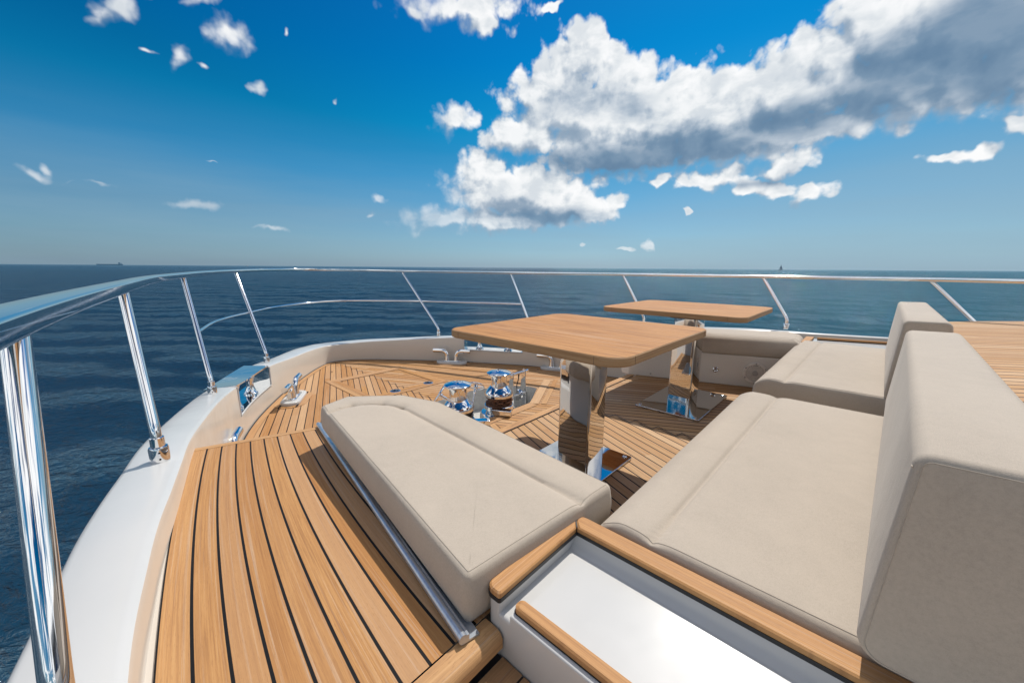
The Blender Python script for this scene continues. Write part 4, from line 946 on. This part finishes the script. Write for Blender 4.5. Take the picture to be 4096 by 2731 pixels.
# ------------------------------------------------------------------ console with tray
def build_console():
    base = (.6, .2, .2); root = empty('side_console', base, 'white moulded console with recessed tray edged by teak rails, at the bottom of the photo', 'console')
    O = lambda V: [(x - base[0], y - base[1], z - base[2]) for x, y, z in V]
    def extr(prof, y0, y1, m, name, k=1):
        n = len(prof); V = O([(x, y0, z) for x, z in prof] + [(x, y1, z) for x, z in prof])
        mb = MB(); mb.add(V, [(i, (i + 1) % n, n + (i + 1) % n, n + i) for i in range(n)] + [tuple(range(n)), tuple(reversed(range(n, 2 * n)))])
        return mb.build(name, m, root, angle=35)
    def rp(pts, rs): return round_poly(pts, rs, 5)
    fl = .338
    lowrim = rp([(.459, .205), (.455, .355), (.4935, .355), (.498, fl), (.712, fl), (.722, .372), (.768, .372), (.768, -.02), (.50, -.02), (.50, .19)], [.02, .004, .004, .010, .022, .004, .004, 0, 0, .01])
    norim = rp([(.459, .205), (.4565, fl), (.712, fl), (.722, .372), (.768, .372), (.768, -.02), (.50, -.02), (.50, .19)], [.02, .008, .022, .004, .004, 0, 0, .01])
    extr(lowrim, -.075, .418, M['gel'], 'moulded_body'); extr(norim, .418, .4495, M['gel'], 'moulded_lip')
    wall = MB(); wall.prism([(x - base[0], y - base[1]) for x, y in round_poly([(.456, .449), (.768, .449), (.768, .481), (.456, .481)], [.003, .003, .01, .018], 5)], -.22, .372 - base[2]); wall.build('front_wall', M['gel'], root, angle=30)
    e = MB(); e.prism([(x - base[0], y - base[1]) for x, y in [(.455, -.8), (.768, -.8), (.768, -.075), (.455, -.075)]], -.22, .372 - base[2]); e.build('end_block', M['gel'], root, angle=30)
    # teak rails on a black bedding line
    ta = round_poly([(.4545, .4455), (.7195, .4455), (.7655, .4835), (.4545, .4835)], [.006, .0, .022, .020], 8)
    tb = round_poly([(.7215, .4440), (.7215, -.80), (.7690, -.80), (.7690, .4835 - .004)], [0, 0, 0, .018], 8)
    tc = round_poly([(.4665, -.80), (.4915, -.80), (.4915, .420), (.4665, .420)], [0, 0, .010, .010], 8)
    for nm, P, z, ax in (('front_rail', ta, .3735, 0), ('side_rail', tb, .3735, 1), ('inner_rail', tc, .3565, 1)):
        cx_, cy_ = (np.max(P, 0) + np.min(P, 0)) / 2
        g = MB(); g.prism([(cx_ + (x - cx_) * 1.0 - base[0] + .0016 * np.sign(x - cx_), cy_ + (y - cy_) - base[1] + .0016 * np.sign(y - cy_)) for x, y in P], z - .0085 - base[2], z - base[2])
        t = MB(); n = len(P); V = O([(x, y, z) for x, y in P] + [(x, y, z + .010) for x, y in P] + [(cx_ + (x - cx_) * (1 - (.003 / .15)) if ax == 0 else x - .003 * np.sign(x - cx_), (cy_ + (y - cy_) * (1 - (.003 / .3))) if ax else y - .003 * np.sign(y - cy_), z + .013) for x, y in P])
        uv = (lambda x, y: (y / .05 + 3, x * .7)) if ax == 0 else (lambda x, y: (x / .05 + 9, y * .7))
        t.add(V, [tuple(2 * n + i for i in range(n))], [[uv(x, y) for x, y in P]], smooth=False)
        for q in range(2): t.add(V, [(q * n + i, q * n + (i + 1) % n, (q + 1) * n + (i + 1) % n, (q + 1) * n + i) for i in range(n)], [[uv(*P[i]), uv(*P[(i + 1) % n]), uv(*P[(i + 1) % n]), uv(*P[i])] for i in range(n)])
        o = t.build(nm, M['rail'], root, angle=40); g.build('bedding', M['rubber'], o, angle=0)
    j = MB(); j.prism([(.7185 - base[0], .4440 - base[1]), (.7225 - base[0], .4440 - base[1]), (.7655 - base[0], .480 - base[1]), (.7620 - base[0], .4835 - base[1])], .374 - base[2], .3868 - base[2]); j.build('mitre_joint', M['rubber'], root, angle=0)
    e = MB(); e.prism([(x - base[0], y - base[1]) for x, y in [(.7705, -.80), (2.30, -.80), (2.30, -.165), (.7705, -.165)]], -.1, .383 - base[2]); lg = e.build('rear_ledge', M['gel'], root, angle=30)
    e = MB()
    for k in range(6): board(e, (2.30, -.222 - .058 * k), (.7705, -.222 - .058 * k), -.055, .3865)
    e.v = O(e.v); e.build('ledge_boards', M['board'], lg, angle=0)
    # black gaskets by the lower corner
    g = MB(); g.tube(O([(.4555, .474, .275), (.452, .478, .255), (.4545, .478, .238), (.466, .474, .222)]), .007, 8); g.build('gasket', M['rubber'], root)
M['rail'] = mat_teak('console_rail_teak', .05, 21.0, (.92, .80, .56), False, .6, .8)
build_console()
def far_console():
    base = (4.25, .3, .2); root = empty('side_console', base, 'teak-edged console on the far side, just visible beyond the farther sofa seat', 'console')
    m = MB(); m.prism([(4.18 - base[0], -.25 - base[1]), (4.50 - base[0], -.25 - base[1]), (4.44 - base[0], .34 - base[1]), (4.18 - base[0], .34 - base[1])], -.2, .378 - base[2]); m.build('moulded_body', M['gel'], root, angle=30)
    for nm, P in (('front_rail', [(4.02, .338), (4.20, .318), (4.40, .318), (4.385, .372), (4.02, .372)]), ('side_rail', [(4.372, .292), (4.40, .292), (4.56, -.20), (4.53, -.20)])):
        t = MB(); t.prism([(x - base[0], y - base[1]) for x, y in P], .386 - base[2], .402 - base[2]); o = t.build(nm, M['rail'], root, angle=30)
        g = MB(); g.prism([(x - base[0], y - base[1] - .001) for x, y in P], .379 - base[2], .3855 - base[2]); g.build('bedding', M['rubber'], o, angle=0)
far_console()

# ------------------------------------------------------------------ deck gear
def cleat_at(x, y, ang, label, first=None):
    if first is not None:
        c = copy_tree(first); c.location = (x, y, BOW_Z); c.rotation_euler.z = ang; c['label'] = label; return c
    root = empty('mooring_cleat', (x, y, BOW_Z), label, 'cleat', 'polished horned mooring cleats on the bow deck', ang)
    root.scale = (1.14, 1.14, 1.14)
    def stad(L, W, n=14): 
        r = W / 2; return [(L / 2 - r + r * math.cos(a), r * math.sin(a)) for a in np.linspace(-math.pi / 2, math.pi / 2, n)] + [(-L / 2 + r + r * math.cos(a), r * math.sin(a)) for a in np.linspace(math.pi / 2, 1.5 * math.pi, n)]
    m = MB(); m.prism(stad(.40, .16), 0, .034); m.build('pad', M['gel'], root, angle=30, bevel=.010, seg=3)
    m = MB(); m.prism(stad(.48, .26), .0, .0052); m.v = [(a, b, c_) for a, b, c_ in m.v]; s = m.build('surround', M['teakbow'], root, angle=30)
    me = s.data; l = me.uv_layers.new(name='UVMap')
    for lo in me.loops: v = me.vertices[lo.vertex_index].co; l.data[lo.index].uv = (v.y / .14 + .5, v.x)
    m = MB(); m.prism(stad(.265, .095), .034, .043); m.build('foot_plate', M['chrome'], root, angle=30, bevel=.004)
    for s in (-1, 1):
        pts = [(s * .062, 0, .043), (s * .062, 0, .095)] + [(s * (.062 + .070 * (1 - math.cos(a))), 0, .095 + .070 * math.sin(a)) for a in np.linspace(.2, math.pi / 2, 8)] + [(s * .245, 0, .165)]
        m = MB(); m.tube(pts, [.036, .029] + [.0275] * 8 + [.0275], 22, up=Vector((0, 1, 0))); m.build('horn', M['chrome'], root, angle=50)
    return root
cl = cleat_at(1.315, 4.335, R(58), 'horned cleat on a white pad beside the bulwark at left, in front of the fairlead')
cleat_at(3.475, 4.39, R(-57), 'horned cleat seen broadside at the far bulwark, left of the nearer table', cl)
cleat_at(.50, 3.06, R(66), 'cleat half hidden below the side deck edge at left', cl)
cleat_at(4.25, 3.06, R(-66), 'cleat at the far bulwark, half hidden behind the steel pedestal of the nearer table', cl)
def filler():
    root = empty('deck_filler', (3.88, 2.10, BOW_Z), 'small oval steel deck filler seen just right of the nearer table pedestal', 'deck fitting')
    m = MB(); m.lathe([(.034, .003), (.034, .012), (.028, .018), (.016, .018), (.014, .013), (.0001, .013)], n=26); m.build('cap', M['chrome'], root)
filler()

def link_chain(mb, pts, r=.0095, L=.056, W=.020):
    """oval links threaded along a path, each turned a quarter"""
    P = [Vector(p) for p in pts]; D = [0]
    for a, b in zip(P[:-1], P[1:]): D.append(D[-1] + (b - a).length)
    def at(s):
        k = min(max(np.searchsorted(D, s) - 1, 0), len(P) - 2); f = (s - D[k]) / (D[k + 1] - D[k]); return P[k].lerp(P[k + 1], f), (P[k + 1] - P[k]).normalized()
    s = 0; i = 0
    while s < D[-1]:
        c, t = at(s); a = Up - t * Up.dot(t); a = a.normalized() if a.length > .1 else Vector((1, 0, 0)); b = t.cross(a)
        if i % 2: a, b = b, a
        q = []
        for k in range(14):
            g = 2 * math.pi * k / 14; x = math.cos(g); y = math.sin(g)
            q.append(c + t * (math.copysign(max(L / 2 - W, 0), x) + x * W) * .95 + a * y * W)
        mb.tube(q, r, 7, closed=True); s += L * .72; i += 1
def windlass(x, y, label, full):
    zt = .030; root = empty('windlass', (x, y, BOW_Z - .30), label, 'windlass', 'polished anchor windlasses in the deck well'); z0 = BOW_Z - .30
    P = lambda l: [(r, z - z0) for r, z in l]
    m = MB(); m.lathe(P([(.104, -.034), (.117, -.028), (.121, -.020), (.120, -.012), (.105, -.004), (.075, .004), (.044, .009), (.042, .006), (.039, .009), (.018, .012), (.015, .004), (.0001, .004)]), n=48); m.build('top_cap', M['chrome'], root, angle=30)
    m = MB(); m.lathe(P([(.100, -.034), (.086, -.040), (.077, -.056), (.073, -.085), (.074, -.118), (.080, -.142), (.095, -.152), (.128, -.192), (.141, -.210), (.143, -.222), (.143, -.240), (.136, -.246), (.110, -.248)]), n=48); m.build('drum', M['chrome'], root, angle=35)
    for k in range(5):
        a = 2 * math.pi * k / 5 + .3; m = MB(); m.tube([(.079 * math.cos(a + t * .25), .079 * math.sin(a + t * .25), -.045 - z0 - t * .09) for t in np.linspace(0, 1, 6)], [.001, .003, .004, .004, .003, .001], 8); m.build('drum_rib', M['chrome'], root)
    m = MB(); m.lathe(P([(.108, -.247), (.128, -.252), (.130, -.262), (.100, -.272), (.090, -.290), (.100, -.306), (.134, -.316), (.134, -.326), (.10, -.330)]), n=44); m.build('gypsy', M['rust'] if full else M['dark'], root, angle=35)
    m = MB(); m.lathe(P([(.140, -.330), (.145, -.334), (.145, -.372), (.140, -.378), (.12, -.384), (.118, -.40), (.175, -.41), (.190, -.44), (.195, -.50), (.195, -.69)]), n=48); m.build('base', M['chrome'], root, angle=35)
    # chain round the gypsy
    m = MB(); a0, a1 = (R(-150), R(35)) if full else (R(-120), R(20))
    pts = [(.112 * math.cos(a), .112 * math.sin(a), -.288 - z0) for a in np.linspace(a0, a1, 40)]
    if full:
        pts += [(.20, .20, -.262 - z0), (.30, .30, -.235 - z0), (.42, .36, -.27 - z0), (.56, .36, -.36 - z0), (.66, .36, -.50 - z0)]
        pts = [tuple(p) for p in catmull(pts[::3], 4)]
    link_chain(m, pts); m.build('chain', M['rust'] if full else M['dark'], root, angle=60)
    # boxed guide arm
    m = MB(); c = Vector((-.11, -.14, -.355 - z0)) if full else Vector((.13, -.13, -.37 - z0)); rz = R(-62) if full else R(-40)
    m.box(c, (.20, .075, .055), rz); o = m.build('guide_arm', M['chrome'], root, angle=30, bevel=.006)
    m = MB(); m.lathe([(.013, 0), (.013, .010), (.008, .014), (.008, .022), (.012, .030), (.0001, .036)], c + Vector((.06 if full else -.05, .05, .028)), 14); m.build('knob', M['chrome'], o)
    return root
w1 = windlass(2.085, 2.56, 'windlass nearest the beige bench, partly hidden by the cushion, with two hand wheels', False)
w2 = windlass(2.618, 2.575, 'windlass with rusty chain wound round its lower drum', True)
def handwheel(root, c, ax, rad, shaft, label=None):
    z = BOW_Z - .30; c = Vector(c) - Vector((root.location.x, root.location.y, z)); ax = Vector(ax).normalized(); a = ax.orthogonal().normalized(); b = ax.cross(a)
    m = MB(); m.tube([c + a * rad * math.cos(t) + b * rad * math.sin(t) for t in np.linspace(0, 2 * math.pi, 33)[:-1]], .0075, 10, closed=True); w = m.build('hand_wheel', M['chrome'], root)
    m = MB()
    for k in range(3):
        t = 2 * math.pi * k / 3 + .5; m.tube([c, c + (a * math.cos(t) + b * math.sin(t)) * rad], .0055, 8)
    m.build('spokes', M['chrome'], w)
    m = MB(); m.tube([c - ax * .01, c + ax * .025, c + ax * .03, c + ax * .07, c + ax * .075, c + ax * shaft], [.020, .020, .014, .014, .0085, .0085], 16); m.build('hub', M['chrome'], w)
handwheel(w1, (1.86, 2.53, -.045), (.60, -.60, -.52), .078, .14)
handwheel(w1, (2.30, 2.56, -.075), (-.55, -.35, -.75), .072, .20)
def chain_stopper():
    c = (3.25, 2.90, BOW_Z - .30); root = empty('chain_stopper', c, 'upright steel chain stopper with two plates joined by rods, right of the rusty windlass', 'chain stopper')
    O = Vector(c)
    for k, (x, zt) in enumerate(((3.12, -.165), (3.33, -.17))):
        y = 2.86; m = MB(); P = round_poly([(y - .035, -.69), (y + .10, -.69), (y + .03, zt), (y - .015, zt)], .012, 4)
        V = [(x, a, b) for a, b in P] + [(x + .012, a, b) for a, b in P]; n = len(P)
        m.add([Vector(v) - O for v in V], [tuple(range(n)), tuple(reversed(range(n, 2 * n)))] + [(i, n + i, n + (i + 1) % n, (i + 1) % n) for i in range(n)], smooth=False); m.build('side_plate', M['chrome'], root, angle=30, bevel=.003)
    for (z, y, r, e) in ((-.195, 2.862, .014, .05), (-.455, 2.865, .013, .06)):
        m = MB(); m.tube([Vector((3.12 - e, y, z)) - O, Vector((3.345 + e, y, z)) - O], r, 14); q = m.build('rod', M['chrome'], root)
        for x in (3.12 - e, 3.345 + e):
            m = MB(); m.tube([Vector((x - .012, y, z)) - O, Vector((x, y, z)) - O, Vector((x + .012, y, z)) - O], [.012, .022, .012], 6); m.build('nut', M['chrome'], q)
    m = MB(); m.tube([Vector((3.20, 2.86, -.455)) - O, Vector((3.21, 2.86, -.455)) - O, Vector((3.225, 2.86, -.455)) - O, Vector((3.24, 2.86, -.455)) - O, Vector((3.25, 2.86, -.455)) - O], [.062, .062, .040, .062, .062], 26); m.build('roller', M['chrome'], root, angle=30)
    m = MB(); m.tube([Vector((3.235, 2.86, -.20)) - O, Vector((3.225, 2.855, -.26)) - O, Vector((3.20, 2.86, -.34)) - O, Vector((3.185, 2.84, -.40)) - O], [.010, .006, .006, .004], 8); m.build('lanyard', M['rubber'], root)
chain_stopper()
def leaves():
    r = random.Random(3); root = None
    m = MB()
    for (x, y, s) in ((2.05, 5.15, .020), (1.98, 5.35, .009), (2.25, 5.42, .009), (1.72, 5.2, .007), (2.08, 4.95, .008), (2.1, 5.3, .007), (1.9, 5.05, .006)):
        for k in range(4):
            a = r.uniform(0, 6.28); t = r.uniform(.1, .6); c = Vector((x + r.uniform(-.01, .01), y + r.uniform(-.01, .01), BOW_Z + .006)); u = Vector((math.cos(a), math.sin(a), t)) * s; v = Vector((-math.sin(a), math.cos(a), 0)) * s * .5
            m.add([c - v, c + u * .5 - v * .2, c + u, c + u * .4 + v, c + v * .4], [(0, 1, 2, 3, 4)], smooth=False)
    tag(m.build('leaf_litter', M['rust'], angle=0), 'few dry brown leaf crumbs scattered near the bow corner of the deck', 'leaves', kind='stuff')
leaves()

# ------------------------------------------------------------------ far vessels
def dirpos(az, dist): return Vector((math.sin(R(az)) * dist, math.cos(R(az)) * dist, SEA_Z))
def hull(mb, L, W, H, bow=.18, sheer=.0):
    n = 12; V = []; F = []
    for i in range(n + 1):
        x = -L / 2 + L * i / n; f = i / n; w = W / 2 * min(1, (1 - f) / bow) ** .6 if f > 1 - bow else W / 2 * (1 if f > .06 else .85)
        h = H * (1 + sheer * max(0, f - .8) * 5); V += [(x - (L * .02 if i == n else 0), -w * .8, -.6), (x + (L * .015 if i == n else 0), -w, h), (x + (L * .015 if i == n else 0), w, h), (x - (L * .02 if i == n else 0), w * .8, -.6)]
    for i in range(n):
        a = i * 4; b = a + 4; F += [(a, b, b + 1, a + 1), (a + 1, b + 1, b + 2, a + 2), (a + 2, b + 2, b + 3, a + 3)]
    F += [(0, 1, 2, 3), (n * 4 + 3, n * 4 + 2, n * 4 + 1, n * 4)]
    mb.add(V, F, smooth=False)
SHIP_AZ, SAIL_AZ, MOTOR_AZ = 1.764, 81.754, 13.454
def ships():
    D = 9000; p = dirpos(SHIP_AZ, D); root = empty('cargo_ship', p, 'long low dark cargo ship on the horizon at left', 'ship'); root.rotation_euler.z = R(180 - SHIP_AZ)
    L = 300.0
    m = MB(); hull(m, L, 44, 14); m.build('hull', M['shipmat'], root, angle=30)
    s = -1
    m = MB(); m.box((-L * .36, 0, 26), (22, 34, 18)); m.box((-L * .36, 0, 38), (13, 40, 6)); m.build('superstructure', M['shipmat'], root, angle=30)
    m = MB(); m.box((-L * .43, 0, 24), (14, 12, 14)); m.build('funnel', M['shipmat'], root, angle=30)
    m = MB(); m.tube([(L * .40, 0, 16), (L * .40, 0, 30)], .8, 6); m.build('foremast', M['shipmat'], root)
    D = 2600; p = dirpos(SAIL_AZ, D); root = empty('sailboat', p, 'tiny sailing boat with raised sails on the horizon at right', 'sailboat'); root.rotation_euler.z = R(180 - SAIL_AZ - 10)
    m = MB(); hull(m, 22.5, 5, 2.4, .45, .3); m.build('hull', M['boathull'], root, angle=30)
    m = MB(); m.tube([(1, 0, 2), (1, 0, 30)], .16, 6); m.build('mast', M['boathull'], root)
    m = MB(); m.add([(.8, 0, 4.5), (-8, .6, 4.5), (-5, .9, 12), (-2, .5, 20), (.8, 0, 28)], [(0, 1, 2, 3, 4)], smooth=False); m.build('mainsail', M['sail'], root, angle=0)
    m = MB(); m.add([(1.3, 0, 25), (9.5, -.4, 3.4), (5, -.9, 8), (1.5, -.5, 4)], [(0, 1, 2), (0, 2, 3)], smooth=False); m.build('headsail', M['sail'], root, angle=0)
    p = dirpos(MOTOR_AZ, 4200); root = empty('motor_boat', p, 'tiny pale motor boat near the horizon left of centre', 'boat'); root.rotation_euler.z = R(180 - MOTOR_AZ)
    m = MB(); hull(m, 17, 4.5, 2.6, .4, .2); m.build('hull', M['gel'], root, angle=30)
    m = MB(); m.box((-1, 0, 3.8), (6, 3, 2.4)); m.build('cabin', M['gel'], root, angle=30)
ships()

# ------------------------------------------------------------------ the deckhouse behind the photographer (seen only in the polished steel)
def deckhouse():
    base = (2.35, -4.2, .3); root = empty('deckhouse', base, 'white deckhouse with raked dark windscreen rising aft of the upper deck', 'deckhouse')
    def slab(name, pts, m, t=.12):
        n = len(pts); a, b_, c_ = map(Vector, pts[:3]); nn = (b_ - a).cross(c_ - a).normalized() * t
        V = [Vector(p) - Vector(base) for p in pts] + [Vector(p) - Vector(base) + nn for p in pts]
        mb = MB(); mb.add(V, [tuple(range(n)), tuple(reversed(range(n, 2 * n)))] + [(i, n + i, n + (i + 1) % n, (i + 1) % n) for i in range(n)], smooth=False); return mb.build(name, m, root, angle=30)
    slab('front_wall', [(.2, -3.9, .3), (4.5, -3.9, .3), (4.3, -4.3, 1.25), (.4, -4.3, 1.25)], M['gel'])
    slab('windscreen', [(.45, -4.32, 1.27), (4.25, -4.32, 1.27), (3.9, -5.9, 2.25), (.8, -5.9, 2.25)], M['glass'])
    slab('roof', [(.5, -5.6, 2.30), (4.2, -5.6, 2.30), (4.3, -9.5, 2.55), (.4, -9.5, 2.55)], M['gel'], .16)
    slab('side_wall', [(.2, -3.9, -.1), (.2, -9.5, -.1), (.55, -9.5, 2.3), (.55, -5.6, 2.3), (.4, -4.3, 1.25)], M['gel'])
    slab('side_wall', [(4.5, -9.5, -.1), (4.5, -3.9, -.1), (4.3, -4.3, 1.25), (4.15, -5.6, 2.3), (4.15, -9.5, 2.3)], M['gel'])
M['glass'] = mat_plain('tinted_glass', (.012, .014, .017), .05)
deckhouse()
